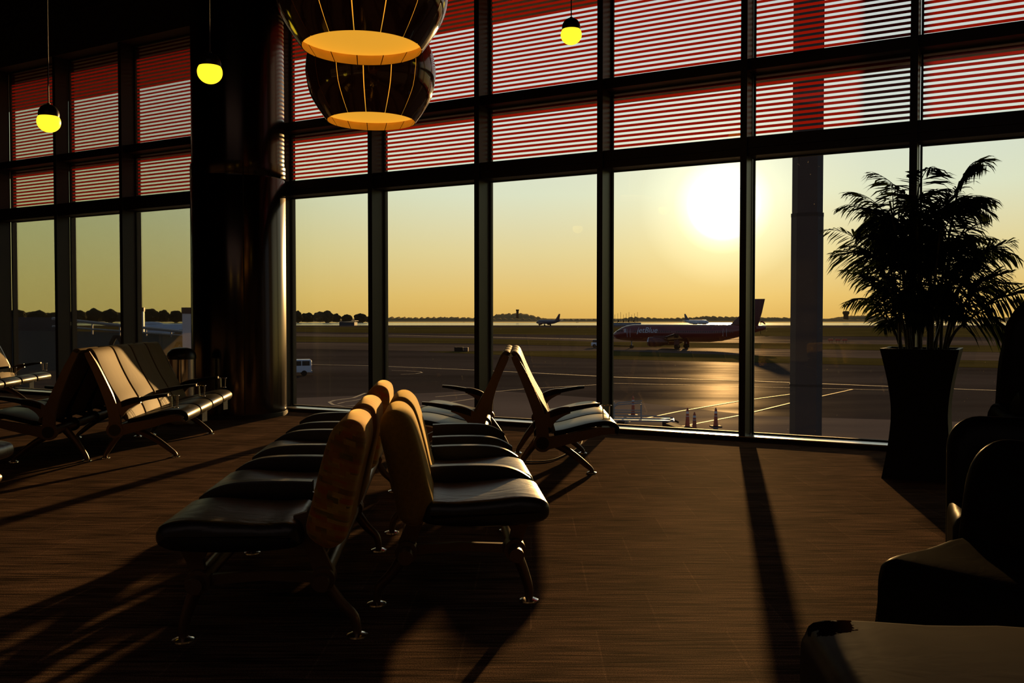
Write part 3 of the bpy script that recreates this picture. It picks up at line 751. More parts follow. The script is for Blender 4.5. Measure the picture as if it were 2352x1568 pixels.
obj('soil', MB().box((0, 0, HPOT - .065), (h_ * 1.84, h_ * 1.84, .02)), M['soil'], palm)
iv = Matrix.Rotation(-palm.rotation_euler.z, 3, 'Z')
def frond(base, az, elev, length, droop, wid):
    mb = MB(); pts = []; p = Vector(base); a = elev; n = 13
    tang = []
    for i in range(n + 1):
        pts.append(p.copy()); d = Vector((math.cos(az) * math.cos(a), math.sin(az) * math.cos(a), math.sin(a))); tang.append(d)
        p = p + d * length / n; a -= droop / n * (.5 + 1.2 * i / n)
    mb.tube(pts, [.006 - .0048 * i / n for i in range(n + 1)], 5)
    side0 = Vector((-math.sin(az), math.cos(az), 0)); roll = rnd.uniform(-1.1, 1.1)
    for i in range(2, n * 2 + 1):
        f = i / 2; i0 = min(n - 1, int(f)); b = pts[i0].lerp(pts[i0 + 1], f - i0); d = tang[i0]; side = (side0 * math.cos(roll) + side0.cross(d) * math.sin(roll)).normalized()
        u = f / n; ln = wid * (math.sin(PI * min(1, .18 + .80 * u)) * .75 + .30) * rnd.uniform(.85, 1.1)
        for sg in (-1, 1):
            dr = (d * (.55 + .5 * u) + side * sg * (1.0 - .35 * u) + Vector((0, 0, -.18 - .45 * rnd.random()))).normalized()
            nn = dr.cross(Vector((rnd.uniform(-.8, .8), rnd.uniform(-.8, .8), 1))).normalized(); up = nn.cross(dr)
            w_ = ln * .044 + .003
            q0 = b; q1 = b + dr * ln * .4 + Vector((0, 0, -.01)); q2 = b + dr * ln * .75 + Vector((0, 0, -.03 * ln / .25)); q3 = b + dr * ln + Vector((0, 0, -.075 * ln / .25 * rnd.uniform(.6, 1.3)))
            mb.add([q0, q1 + nn * w_ + up * .004, q1 - nn * w_ + up * .004, q2 + nn * w_ * .75, q2 - nn * w_ * .75, q3, q1, q2],
                   [(0, 1, 6), (0, 6, 2), (1, 3, 7, 6), (6, 7, 4, 2), (3, 5, 7), (7, 5, 4)])
    return mb
ncane = 20
for i in range(ncane):
    az = 2 * PI * i / ncane * 3.09 + rnd.uniform(-.3, .3); rad = .05 + .15 * rnd.random()
    b = Vector((rad * math.cos(az), rad * math.sin(az), HPOT - .06))
    ht = .28 + .98 * ((i * 7) % ncane) / ncane + rnd.uniform(-.05, .05); lean = rnd.uniform(.06, .24) * (1.3 - .5 * ht)
    top = b + Vector((math.cos(az) * lean * 1.3, math.sin(az) * lean * 1.3, ht))
    mid = b.lerp(top, .5) + Vector((-math.cos(az) * .03, -math.sin(az) * .03, .03))
    cpts = spline([b, mid, top], 5)
    obj('cane', MB().tube(cpts, [.013 - .006 * k / (len(cpts) - 1) for k in range(len(cpts))], 8), M['cane'], palm)
    nf = 6 if ht > .85 else 4 if ht > .5 else 3
    for k in range(nf):
        fa = az + (k - 1.5) * 1.3 + rnd.uniform(-.3, .3)
        el = R(rnd.uniform(18, 76)) if k != 2 else R(rnd.uniform(50, 86))
        base = cpts[-1 - rnd.randint(0, 5)]
        ob = obj('frond', frond(base, fa, el, rnd.uniform(.40, .61), R(rnd.uniform(35, 110)), rnd.uniform(.15, .24)), M['leaf'], palm, angle=60)

# ------------------------------------------------------------------ outdoors: ground
GZ = -6.08
def G(x, y): return P(x, y, GZ)
def sheet(name, polys, z, m, label, cat, kind='structure'):
    mb = MB()
    for poly in polys:
        n = len(poly); mb.add([(p.x, p.y, z) for p in poly], [tuple(range(n))])
    return tag(obj(name, mb, m), label, cat, kind=kind)
big = [Vector((-2500, 1.0, 0)), Vector((2500, 1.0, 0)), Vector((2500, 960, 0)), Vector((-2500, 960, 0))]
gb = MB().add([W(S1 + 300, 2.2, GZ), W(S0 - 300, 2.2, GZ), Vector((1500, 960, GZ)), Vector((-1500, 960, GZ))], [(0, 1, 2, 3)])
tag(obj('apron', gb, M['tarmac']), 'dark tarmac apron and airfield outside the windows', 'ground', kind='structure')
def band(name, far, near, z, m, label, cat):
    mb = MB()
    a = [G(x, y) for x, y in far]; b = [G(x, y) for x, y in near]
    n = len(a)
    mb.add([(p.x, p.y, GZ + z) for p in a] + [(p.x, p.y, GZ + z) for p in b], [(i, i + 1, n + i + 1, n + i) for i in range(n - 1)])
    return tag(obj(name, mb, m), label, cat, kind='structure')
band('grass_strip', [(985, 807), (1400, 806), (1800, 819), (2500, 833)], [(985, 808.5), (1400, 825), (1800, 834), (2500, 850)], .03, M['grass'], 'nearest grass strip in front of the red airliner', 'grass')
band('taxiway', [(100, 786), (700, 787), (1400, 797), (1800, 801.5), (2500, 813)], [(100, 789), (985, 806.5), (1400, 805.5), (1800, 818.5), (2500, 832.5)], .02, M['taxi'], 'taxiway the red airliner stands on', 'taxiway')
band('grass_strip', [(-100, 768), (680, 772.5), (1100, 777.5), (1400, 785), (1800, 788), (2500, 796)], [(-100, 782), (680, 785), (1100, 789), (1400, 796.5), (1800, 801), (2500, 812)], .03, M['grass'], 'grass strip behind the red airliner', 'grass')
band('taxiway', [(-100, 762), (680, 765), (1400, 777), (2500, 784)], [(-100, 768), (680, 772), (1400, 784.5), (2500, 795.5)], .02, M['taxi'], 'pale runway strip beyond the middle grass', 'taxiway')
band('grass_strip', [(-400, 750), (680, 750), (1400, 752), (2700, 752)], [(-400, 759), (680, 762), (1400, 770), (2700, 776)], .03, M['grass'], 'farthest grass strip by the water', 'grass')
band('concrete_stand', [(400, 925), (1130, 897), (1380, 915), (1740, 955), (2400, 975)], [(300, 1060), (1130, 1060), (1500, 1060), (1800, 1060), (2500, 1060)], .02, M['concrete'], 'paler concrete stand below the windows', 'ground')
ws = MB().add([(-2600, 958, GZ + .1), (2600, 958, GZ + .1), (2600, 1510, GZ + .1), (-2600, 1510, GZ + .1)], [(0, 1, 2, 3)])
tag(obj('harbour_water', ws, M['water']), 'bright strip of harbour water along the horizon', 'water', kind='stuff')
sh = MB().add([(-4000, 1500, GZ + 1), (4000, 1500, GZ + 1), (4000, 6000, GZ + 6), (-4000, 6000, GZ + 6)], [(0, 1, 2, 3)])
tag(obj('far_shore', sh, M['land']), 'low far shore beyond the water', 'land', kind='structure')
def line(name, pts, w, m, label, z=.034):
    q = [G(x, y) for x, y in pts]; mb = MB(); A = []; B = []
    for i in range(len(q)):
        t = (q[min(i + 1, len(q) - 1)] - q[max(i - 1, 0)]).normalized(); n = Vector((-t.y, t.x, 0))
        A.append(q[i] + n * w / 2); B.append(q[i] - n * w / 2)
    k = len(q)
    mb.add([(p.x, p.y, GZ + z) for p in A + B], [(i, i + 1, k + i + 1, k + i) for i in range(k - 1)])
    return tag(obj(name, mb, m), label, 'ground marking', kind='structure')
line('white_line', [(400, 830), (716, 837), (860, 840.5), (1092, 850), (1372, 864), (1400, 866), (1700, 874), (2100, 890), (2500, 905)], .55, M['white_line'], 'long white edge line across the apron')
line('white_line', [(1390, 880), (1560, 884), (1700, 888), (2040, 896)], .18, M['white_line'], 'thin pale strip standing for sun glints on the apron')  # pale strip drawn in for the glints of the low sun
line('yellow_line', [(1440, 970), (1560, 945), (1700, 921), (1820, 905)], .20, M['yellow_line'], 'upper yellow guide line running right past the cones')
line('yellow_line', [(1500, 996), (1580, 977), (1700, 954), (1815, 926), (1960, 894)], .20, M['yellow_line'], 'lower yellow guide line behind the rightmost cone')
line('white_line', [(1000, 912), (1210, 893), (1370, 884)], .22, M['white_line'], 'thin white line rising right behind the sling benches')
line('white_line', [(960, 934), (1020, 926), (1090, 916)], .22, M['white_line'], 'thin white line left of the sling benches')
line('zigzag_marking', [(840, 903), (812, 914), (768, 920), (756, 924), (765, 930), (790, 934), (830, 930), (900, 926)], .30, M['white_line'], 'white zigzag ground marking near the column bay')
line('zigzag_marking', [(850, 913), (815, 920), (790, 924), (775, 928)], .22, M['white_line'], 'short white stroke inside the zigzag marking')
arc = [(900, 851), (935, 852), (965, 854), (970, 856), (955, 858.5), (920, 860)]
line('white_line', arc, .22, M['white_line'], 'small curved white mark on the apron')
line('white_line', [(680, 770), (900, 769.5), (1100, 773.5), (1400, 780)], 2.0, M['white_line'], 'faint far runway edge line')

# far land: hills, trees, towers
def ridge(name, prof, Y, thick, label, m=None, jit=1.0, seed=1):
    """prof: (px, py) crest line at distance Y"""
    rg = random.Random(seed); pts = []
    for (x0, y0), (x1, y1) in zip(prof, prof[1:]):
        n = max(2, int(abs(x1 - x0) / 3))
        for i in range(n):
            u = i / n; xx = x0 + (x1 - x0) * u
            yy = y0 + (y1 - y0) * u - jit * (abs(math.sin(xx * .23 + seed)) * 2.0 + abs(math.sin(xx * .61 + 2 * seed)) * 1.4 + rg.random() * 1.2)
            pts.append(PY(xx, yy, Y))
    rings = []
    for p in pts:
        h = p.z - GZ
        rings.append([Vector((p.x, Y - thick * .5, GZ)), Vector((p.x, Y - thick * .42, GZ + h * .55)), Vector((p.x, Y - thick * .2, GZ + h * .88)), Vector((p.x, Y, p.z)), Vector((p.x, Y + thick * .5, GZ))])
    mb = MB().loft(rings, True, False)
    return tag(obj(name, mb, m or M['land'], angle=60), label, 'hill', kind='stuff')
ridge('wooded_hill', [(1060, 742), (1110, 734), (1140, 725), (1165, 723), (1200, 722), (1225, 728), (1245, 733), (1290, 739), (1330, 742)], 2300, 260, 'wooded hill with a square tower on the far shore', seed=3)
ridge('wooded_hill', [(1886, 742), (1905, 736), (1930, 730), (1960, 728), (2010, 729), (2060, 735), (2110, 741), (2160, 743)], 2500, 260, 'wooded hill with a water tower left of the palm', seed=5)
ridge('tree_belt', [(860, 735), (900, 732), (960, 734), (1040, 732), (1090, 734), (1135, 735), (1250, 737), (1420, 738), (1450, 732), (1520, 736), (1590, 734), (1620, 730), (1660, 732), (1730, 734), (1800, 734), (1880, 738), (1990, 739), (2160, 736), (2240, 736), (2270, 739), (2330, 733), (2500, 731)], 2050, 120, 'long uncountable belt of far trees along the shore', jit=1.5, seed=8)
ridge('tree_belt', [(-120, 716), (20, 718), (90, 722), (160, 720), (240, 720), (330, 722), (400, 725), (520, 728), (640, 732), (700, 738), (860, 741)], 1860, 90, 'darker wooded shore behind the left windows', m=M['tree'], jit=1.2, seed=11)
def blob(rg, rx, ry, rz):
    bm = bmesh.new(); bmesh.ops.create_icosphere(bm, subdivisions=3, radius=1)
    o = Vector((rg.random() * 50, rg.random() * 50, 0))
    for v in bm.verts:
        k = 1 + .26 * noise.noise(v.co * 2.2 + o) + .13 * noise.noise(v.co * 5 + o)
        v.co = Vector((v.co.x * rx * k, v.co.y * ry * k, v.co.z * rz * k))
    bm.verts.index_update()
    r_ = ([v.co.copy() for v in bm.verts], [tuple(v.index for v in f.verts) for f in bm.faces]); bm.free(); return r_
rg = random.Random(4); ti = 0
for (x, ytop, wpx) in [(682, 714, 26), (705, 718, 34), (735, 716, 36), (753, 713, 26), (772, 720, 22), (797, 722, 26), (828, 720, 32), (846, 727, 16), (40, 711, 40), (85, 713, 44), (180, 712, 36), (215, 709, 40), (252, 711, 38), (345, 708, 40), (375, 712, 30), (405, 713, 34), (432, 714, 26)]:
    Y = 1535 + 85 * (ti % 3); ti += 1; top = PY(x, ytop, Y); w_ = wpx * .86 * Y / FP; hz_ = (top.z - GZ)
    t = thing('shore_tree', 'round topped tree on the far shore seen through the left windows', 'tree', (top.x, Y, GZ), 0, 'round trees on the far shore')
    v, f = blob(rg, w_ * .55, w_ * .5, hz_ * .50)
    obj('crown', MB().add([q + Vector((0, 0, hz_ * .50)) for q in v], f), M['tree'], t)
    obj('trunk', MB().tube([(0, 0, 0), (0, 0, hz_ * .5)], [w_ * .04, w_ * .03], 8), M['brick'], t)
# hangar at the shore
hq = PY(800, 745, 940)
hg = thing('hangar', 'low shed with a pale curved roof at the shore', 'building', (hq.x, 940, GZ), R(-8))
obj('walls', MB().box((0, 0, 1.7), (16, 10, 3.4)), M['bridge_dark'], hg)
obj('roof', MB().add([(-9, -6, 3.4), (9, -6, 4.6), (9, 6, 4.6), (-9, 6, 3.4), (-9, -6, 3.8), (9, -6, 5.0), (9, 6, 5.0), (-9, 6, 3.8)], [(0, 3, 2, 1), (4, 5, 6, 7), (0, 1, 5, 4), (1, 2, 6, 5), (2, 3, 7, 6), (3, 0, 4, 7)]), M['grey_paint'], hg)
# square tower on the hill
tq = PY(1188.5, 725, 2120); k = 2120 / FP
tw = thing('hill_tower', 'square topped tower standing on the wooded hill', 'tower', (tq.x, 2120, GZ + 1.5), 0)
HH = PY(1188, 711, 2120).z - GZ - 1.5
obj('shaft', MB().box((0, 0, HH / 2 - 1), (5.6 * k, 5.6 * k, HH - 2)), M['brick'], tw)
obj('crown_block', MB().box((0, 0, HH - 1), (7.2 * k, 7.2 * k, 3)), M['brick'], tw)
tq = PY(1943, 733, 2330); k = 2330 / FP
wt = thing('water_tower', 'water tower with a wide tank on the right hand hill', 'tower', (tq.x, 2330, GZ + 2), 0)
HH = PY(1943, 714, 2330).z - GZ - 2 - 23
obj('stem', MB().lathe([(5.5 * k, 0), (5.5 * k, HH + 16)], 24, cap=True), M['brick'], wt)
obj('tank', MB().lathe([(.1, HH + 13), (6 * k, HH + 14), (7.6 * k, HH + 17), (7.6 * k, HH + 20), (6 * k, HH + 22.5), (.1, HH + 23)], 24), M['brick'], wt)
for x in (2269, 2298):
    a = PY(x, 741, 1960); b = PY(x, 727, 1960)
    tag(obj('far_mast', MB().tube([(a.x, 1960, GZ), (b.x, 1960, b.z)], .9, 6), M['brick']), 'thin far mast ' + ('left of the pair' if x < 2280 else 'right of the pair') + ' beside the tall armchair', 'mast')
# approach light pier
ap = PY(1438, 745, 945)
pier = thing('light_pier', 'raised airfield light pier behind the airliner nose', 'light pier', (ap.x, 945, GZ), 0)
obj('deck', MB().box((0, 0, 3.7), (25, 4, .6)), M['rubber'], pier)
for x in (-9, -3, 3, 9): obj('support', MB().box((x, 0, 1.7), (.5, .5, 3.4)), M['rubber'], pier)
for i in range(9): obj('light_mast', MB().tube([(-11.5 + i * 2.9, 0, 4.0), (-11.5 + i * 2.9, 0, 11.2 + (i % 3) * 1.3)], .16, 6), M['rubber'], pier)
for i in range(4): obj('light_head', MB().box((-8 + i * 5.2, -1, 4.6), (1.0, .8, 1.3)), M['rubber'], pier)
obj('base_wall', MB().box((0, -3, 1.5), (30, 1, 3)), M['grey_paint'], pier)

# ------------------------------------------------------------------ aircraft
def airliner(label, loc, rz, body, finm, belly=None, text=None, radome=False, gear=True, group=None, engm=None):
    t = thing('airliner', label, 'airplane', loc, rz, group)
    zc = 3.75; secs = [(0, 3.05, .05, .05), (.25, 3.07, .42, .40), (.8, 3.15, .85, .80), (1.6, 3.30, 1.22, 1.18), (2.6, 3.50, 1.55, 1.56), (3.8, 3.66, 1.80, 1.85), (5.2, 3.74, 1.93, 2.02), (6.5, 3.75, 1.975, 2.07), (15, 3.75, 1.975, 2.07), (24.5, 3.75, 1.975, 2.07), (27.5, 3.92, 1.85, 1.90), (30, 4.22, 1.58, 1.60), (32.5, 4.55, 1.22, 1.24), (35, 4.86, .78, .84), (36.8, 5.06, .42, .5), (37.5, 5.12, .18, .26)]
    def ring(x, z, ry, rz_): return [Vector((x, ry * math.cos(2 * PI * j / 32), z + rz_ * math.sin(2 * PI * j / 32))) for j in range(32)]
    fz = obj('fuselage', MB().loft([ring(*s_) for s_ in secs]), body, t, angle=50)
    def Rat(x):
        for a, b in zip(secs, secs[1:]):
            if a[0] <= x <= b[0]:
                u = (x - a[0]) / (b[0] - a[0]); return [a[i] + (b[i] - a[i]) * u for i in (1, 2, 3)]
        return [3.75, 1.975, 2.07]
    for sg in (-1, 1):
        def foil(y, x, ch, z, th): return [Vector((x + ch * a, sg * y, z + th * b)) for a, b in ((0, 0), (.12, .5), (.4, .62), (.75, .3), (1, 0), (.75, -.15), (.4, -.35), (.12, -.3))]
        obj('wing', MB().loft([foil(0.5, 11.8, 7.2, 2.45, .9), foil(1.9, 12.6, 6.2, 2.5, .85), foil(6.4, 15.4, 3.9, 2.85, .5), foil(16.2, 20.2, 1.6, 3.7, .2), foil(17.0, 20.9, 1.1, 3.85, .12)]), engm or M['grey_paint'], t)
        obj('tailplane', MB().loft([foil(.3, 31.8, 3.6, 5.0, .4), foil(6.2, 35.0, 1.4, 5.6, .15)]), engm or M['grey_paint'], t)
        ez, ey = 1.75, sg * 5.75
        en = MB(); prf = [(11.3, .92), (11.35, 1.06), (11.8, 1.17), (13, 1.18), (14.4, 1.02), (15.4, .72), (16.2, .45)]
        en.loft([[Vector((x, ey + r_ * math.cos(2 * PI * j / 24), ez + r_ * math.sin(2 * PI * j / 24))) for j in range(24)] for x, r_ in prf])
        eo = obj('engine', en, finm, t)
        obj('intake_lip', MB().loft([[Vector((x, ey + r_ * math.cos(2 * PI * j / 24), ez + r_ * math.sin(2 * PI * j / 24))) for j in range(24)] for x, r_ in ((11.5, .85), (11.25, .93), (11.3, 1.04), (11.6, 1.13))], False), M['steel'], eo)
        obj('pylon', MB().box((14.2, ey, 2.75), (3.4, .3, 1.0)), engm or M['grey_paint'], t)
    fn_ = lambda z, x, ch, th: [Vector((x + ch * a, th * b, z)) for a, b in ((0, 0), (.15, .5), (.45, .6), (1, 0), (.45, -.6), (.15, -.5))]
    obj('tail_fin', MB().loft([fn_(5.2, 27.2, 8.6, .3), fn_(5.75, 29.2, 6.5, .45), fn_(8.5, 32.0, 4.5, .4), fn_(11.76, 34.9, 2.3, .25)]), finm, t)
    win = MB(); 
    for sg in (-1, 1):
        for i in range(46):
            x = 6.4 + i * .53
            if 15.6 < x < 16.8: continue
            z = 4.15; q = Rat(x); y = sg * q[1] * math.sqrt(max(0, 1 - ((z - q[0]) / q[2]) ** 2))
            win.box((x, y, z), (.23, .03, .33))
    obj('cabin_windows', win, M['dglass'], t)
    ck = MB()
    for sg in (-1, 1):
        for x, z in ((1.75, 4.02), (2.35, 4.15), (2.95, 4.2)):
            q = Rat(x); y = sg * q[1] * math.sqrt(max(0, 1 - ((z - q[0]) / q[2]) ** 2))
            ck.box((x, y, z), (.5, .08, .42), Matrix.Rotation(sg * R(24), 3, 'Z'))
    obj('cockpit_windows', ck, M['dglass'], t)
    if gear:
        for x, y, r_ in ((5.07, 0, .38), (17.7, -3.8, .58), (17.7, 3.8, .58)):
            g = obj('landing_gear', MB().tube([(x, y, r_), (x, y, 2.3)], .16, 10), M['grey_paint'], t)
            wh = MB()
            for dy in (-.42, .42): wh.tube([(x, y + dy - .17, r_), (x, y + dy + .17, r_)], r_, 24)
            obj('wheels', wh, M['rubber'], g)
            if r_ > .5: obj('gear_door', MB().box((x, y * 1.08, 1.5), (1.3, .08, 1.4)), body, g)
    if radome: obj('radome', MB().add(*blob_fix(8.6, 5.78, 3.4, .9, .62)), body, t)
    if text:
        cu = bpy.data.curves.new('lettering', 'FONT'); cu.body = text; cu.size = 1.85; cu.extrude = .01
        to = bpy.data.objects.new('tmp_text', cu); C.objects.link(to)
        bpy.context.view_layer.update()
        me = bpy.data.meshes.new_from_object(to.evaluated_get(bpy.context.evaluated_depsgraph_get()))
        bpy.data.objects.remove(to)
        tb = bmesh.new(); tb.from_mesh(me)
        for q_ in range(-3, 12):
            bmesh.ops.bisect_plane(tb, geom=tb.verts[:] + tb.edges[:] + tb.faces[:], plane_co=(0, q_ * .16, 0), plane_no=(0, 1, 0))
        tb.to_mesh(me); tb.free()
        for v in me.vertices:
            x, z = v.co.x + v.co.y * .16 + 7.1, v.co.y + 3.85
            q = Rat(x); v.co = Vector((x, -q[1] * math.sqrt(max(0, 1 - ((z - q[0]) / q[2]) ** 2)) - .07 - v.co.z, z))
        me.materials.append(M['white_paint'])
        lo_ = bpy.data.objects.new('lettering', me); C.objects.link(lo_); lo_.parent = t; lo_['label'] = 'pale slanted lettering on the red fuselage'
        db = MB()
        for (x, z0, z1, w_) in ((4.55, 2.75, 4.75, .06), (5.35, 2.75, 4.75, .06), (28.0, 3.1, 4.9, .06), (28.8, 3.1, 4.9, .06)):
            q = Rat(x); 
            for i in range(6):
                z = z0 + (z1 - z0) * (i + .5) / 6; y = -q[1] * math.sqrt(max(0, 1 - ((z - q[0]) / q[2]) ** 2))
                db.box((x, y, z), (w_, .05, (z1 - z0) / 6))
        for i in range(3):
            q = Rat(3.9); db.box((4.05, -1.83, 4.0 + i * .32), (.55, .06, .22))
        obj('door_outline', db, M['white_paint'], t)
    return t
def blob_fix(x, z, rx, ry, rz_):
    bm = bmesh.new(); bmesh.ops.create_icosphere(bm, subdivisions=3, radius=1); bm.verts.index_update()
    r_ = ([Vector((v.co.x * rx + x, v.co.y * ry, v.co.z * rz_ + z)) for v in bm.verts], [tuple(v.index for v in f.verts) for f in bm.faces]); bm.free(); return r_
ang = R(-27); ax = Vector((math.cos(ang), math.sin(ang), 0))
mg = PY(1566, 801, 218.5)
airliner('red airliner with pale lettering parked on the taxiway under the sun', (mg.x - ax.x * 17.7, 218.5 - ax.y * 17.7, GZ), ang, M['red_paint'], M['dark_red'], text='jetBlue', engm=M['dark_red'])
wp = PY(272, 755, 246)
airliner('white airliner with a roof hump behind the boarding bridge', (wp.x, 246, GZ), R(2), M['white_paint'], M['white_paint'], radome=True, engm=M['white_paint'])
fp = PY(1231, 745, 950)
airliner('small far airliner crossing in front of the water', (fp.x, 935, GZ), R(-52), M['navy_paint'], M['dark_red'], engm=M['navy_paint'])
f2_ = PY(1578, 745, 900)
airliner('far pale airliner half hidden behind the red airliner', (f2_.x + 17, 880, GZ), R(118), M['white_paint'], M['navy_paint'], engm=M['white_paint'])
# tug and towbar ahead of the nose
nq = Vector((mg.x - ax.x * 17.7, 218.5 - ax.y * 17.7, GZ))
tg_ = nq + ax * .1
tug = thing('tow_tug', 'low white tow tug coupled ahead of the red airliner', 'tug', tg_, ang)
obj('body', MB().rbox((-3.0, 0, .85), (4.6, 2.2, .9), .15), M['white_paint'], tug)
obj('cab', MB().rbox((-4.2, 0, 1.65), (1.5, 1.9, .8), .1), M['dglass'], tug)
wh = MB()
for x in (-4.4, -1.6):
    for y in (-1, 1): wh.tube([(x, y - .18, .45), (x, y + .18, .45)], .45, 20)
obj('wheels', wh, M['rubber'], tug)
obj('towbar', MB().tube([(-.7, 0, .6), (4.3, 0, .45)], .09, 8), M['rubber'], tug)

# ------------------------------------------------------------------ ground vehicles and equipment
vq = G(668, 863)
van = thing('white_van', 'white passenger van on the apron by the column', 'van', vq, R(196))
vp = [(-2.5, .45), (2.5, .45), (2.55, 1.0), (2.35, 1.15), (1.35, 1.3), (.75, 2.0), (.45, 2.08), (-2.4, 2.08), (-2.55, 1.9)]
mb = MB(); mb.cushion([tuple(v) for v in vp], -.95, .95, .10, 3)
mb.v = [Vector((v.y, v.x, v.z)) for v in mb.v]
obj('body', mb, M['white_paint'], van)
wi = MB()
for sg in (-1, 1):
    for x0, x1 in ((-2.3, -1.35), (-1.25, -.3), (-.2, .75)): wi.box(((x0 + x1) / 2, sg * .955, 1.62), (x1 - x0, .02, .6))
wi.box((1.08, 0, 1.68), (.04, 1.6, .62), Matrix.Rotation(R(-41), 3, 'Y')); wi.box((-2.53, 0, 1.6), (.03, 1.5, .55))
obj('windows', wi, M['dglass'], van)
for x in (-1.6, 1.6):
    for sg in (-1, 1): obj('wheel', MB().tube([(x, sg * .70, .36), (x, sg * .96, .36)], .36, 20), M['rubber'], van)
obj('bumper', MB().box((2.55, 0, .55), (.14, 1.8, .22)).box((-2.55, 0, .55), (.14, 1.8, .22)), M['grey_paint'], van)
lt = MB()
for sg in (-1, 1): lt.box((-2.56, sg * .8, 1.15), (.05, .2, .4))
obj('tail_lights', lt, M['orange'], van)
# tall traffic cones
cone0 = None
for (x, y, h_, lab) in [(1579, 981, 1.32, 'tall orange cone post, second from the right'), (1595, 988, 1.20, 'tall orange cone post standing nearest the sill'), (1644, 980, 1.30, 'tall orange cone post farthest right on the yellow line'), (1454, 955, 1.5, 'tall orange cone post behind the railed trailer')]:
    q = G(x, y)
    if cone0 is None:
        cone0 = thing('cone_post', lab, 'cone', q, 0, 'tall orange cone posts on the apron')
        obj('base', MB().rbox((0, 0, .04), (.72, .72, .08), .03), M['rubber'], cone0)
        obj('post', MB().lathe([(.17, .08), (.14, .3), (.10, .9), (.075, 1.2), (.05, 1.22), (.045, 1.30), (.001, 1.32)], 20), M['orange'], cone0)
        for z0 in (.62, .92): obj('band', MB().lathe([(.135 - .055 * (z0 - .3), z0), (.135 - .055 * (z0 - .15), z0 + .15)], 20), M['reflect'], cone0)
    else:
        c = dup(cone0, q, 0, lab); c.scale = (1, 1, h_ / 1.32)
# railed trailer
tq = G(1440, 978)
tr = thing('railed_trailer', 'low trailer with tube handrails on the apron below the sill', 'trailer', tq, R(-9))
obj('deck', MB().box((1.05, 0, .45), (4.2, 1.6, .10)), M['grey_paint'], tr)
for (x, y) in ((-.9, -.75), (.95, -.75), (-.9, .75), (.95, .75)):
    obj('rail', MB().tube([(x, y, .5), (x, y, 1.55)], .035, 8), M['grey_paint'], tr)
for y in (-.75, .75):
    obj('rail', MB().tube([(-.95, y, 1.3), (-.6, y, 1.5), (1.0, y, 1.65)], .035, 8).tube([(-.9, y, 1.0), (1.0, y, 1.0)], .03, 8), M['grey_paint'], tr)
    obj('side_rail', MB().tube([(-.95, y, .62), (2.2, y, .62), (3.1, y, .52)], .04, 8), M['grey_paint'], tr)
for x in (-.4, 2.6):
    for y in (-.7, .7): obj('wheel', MB().tube([(x, y - .1, .25), (x, y + .1, .25)], .25, 16), M['rubber'], tr)
obj('drawbar', MB().tube([(3.1, 0, .45), (3.45, 0, .3)], .06, 8), M['rubber'], tr)
# wheel chock ramp
cq_ = G(1566, 992)
rp_ = thing('ramp', 'short dark folding ramp lying beside the cones', 'ramp', cq_, R(-30))
obj('plate', MB().add([(-.9, -.5, .55), (.9, -.5, .05), (.9, .5, .05), (-.9, .5, .55), (-.9, -.5, .47), (.9, -.5, 0), (.9, .5, 0), (-.9, .5, .47)], [(0, 1, 2, 3), (4, 7, 6, 5), (0, 4, 5, 1), (1, 5, 6, 2), (2, 6, 7, 3), (3, 7, 4, 0)]), M['rubber'], rp_)
obj('prop', MB().box((-.85, 0, .24), (.06, .8, .48)), M['rubber'], rp_)
# dark equipment box on the grass tip
bx = G(1060, 807)
eb = thing('equipment_box', 'dark equipment box with a yellow panel on the grass tip', 'box', bx, R(-5)); eb.scale = (.6, .6, .62)
obj('cabinet', MB().rbox((-1.0, 0, .9), (3.2, 1.4, 1.3), .08), M['rubber'], eb)
obj('side_panel', MB().box((1.6, 0, .9), (1.8, 1.2, 1.2)), M['brown_cap'], eb)
obj('skid', MB().box((0, 0, .14), (5, 1.2, .28)), M['rubber'], eb)
# red edge lights / frangible signs right of the pillar
for x, lab in ((1908, 'left of the three'), (1924, 'middle of the three'), (1940, 'right of the three')):
    q = G(x, 788)
    sg = thing('taxi_sign', 'small red taxiway sign on the far grass, ' + lab, 'sign', q, 0, 'red taxiway signs')
    obj('board', MB().box((0, 0, 1.0), (1.5, .2, .55)), M['orange'], sg)
    obj('post', MB().box((-.4, 0, .37), (.08, .08, .74)).box((.4, 0, .37), (.08, .08, .74)), M['rubber'], sg)
wsq = G(1778, 768)
wsock = thing('windsock', 'orange windsock on a pole behind the airliner tail', 'windsock', PY(1747, 762, 420).xy.to_3d() + Vector((0, 0, GZ)), 0)
obj('pole', MB().tube([(0, 0, 0), (0, 0, 6.2)], .12, 8), M['rubber'], wsock)
obj('sock', MB().tube([(0, 0, 6.0), (1.1, 0, 5.6), (2.1, 0, 4.6)], [.5, .4, .25], 12), M['orange'], wsock)

# outdoor pillar
pq = PY(1852.5, 731, 17.1)
pil = thing('outdoor_pillar', 'thick grey steel clad pillar standing outside the glass', 'pillar', (pq.x, 17.1, GZ), facing(-.31, -.95), kind='structure')
def octo(r_, ch): return [(-r_, -r_ + ch), (-r_ + ch, -r_), (r_ - ch, -r_), (r_, -r_ + ch), (r_, r_ - ch), (r_ - ch, r_), (-r_ + ch, r_), (-r_, r_ - ch)]
obj('lower_casing', MB().prism(octo(.285, .10), 0, 9.2), M['pillar'], pil, angle=20)
obj('upper_casing', MB().prism(octo(.272, .10), 9.2, 17.0), M['pillar'], pil, angle=20)
obj('joint_band', MB().prism(octo(.290, .10), 6.02, 6.06).prism(octo(.289, .1), 9.16, 9.22), M['gasket'], pil, angle=20)
obj('web_strip', MB().box((-.05, -.286, 5.5), (.07, .012, 11)), M['brown_cap'], pil)

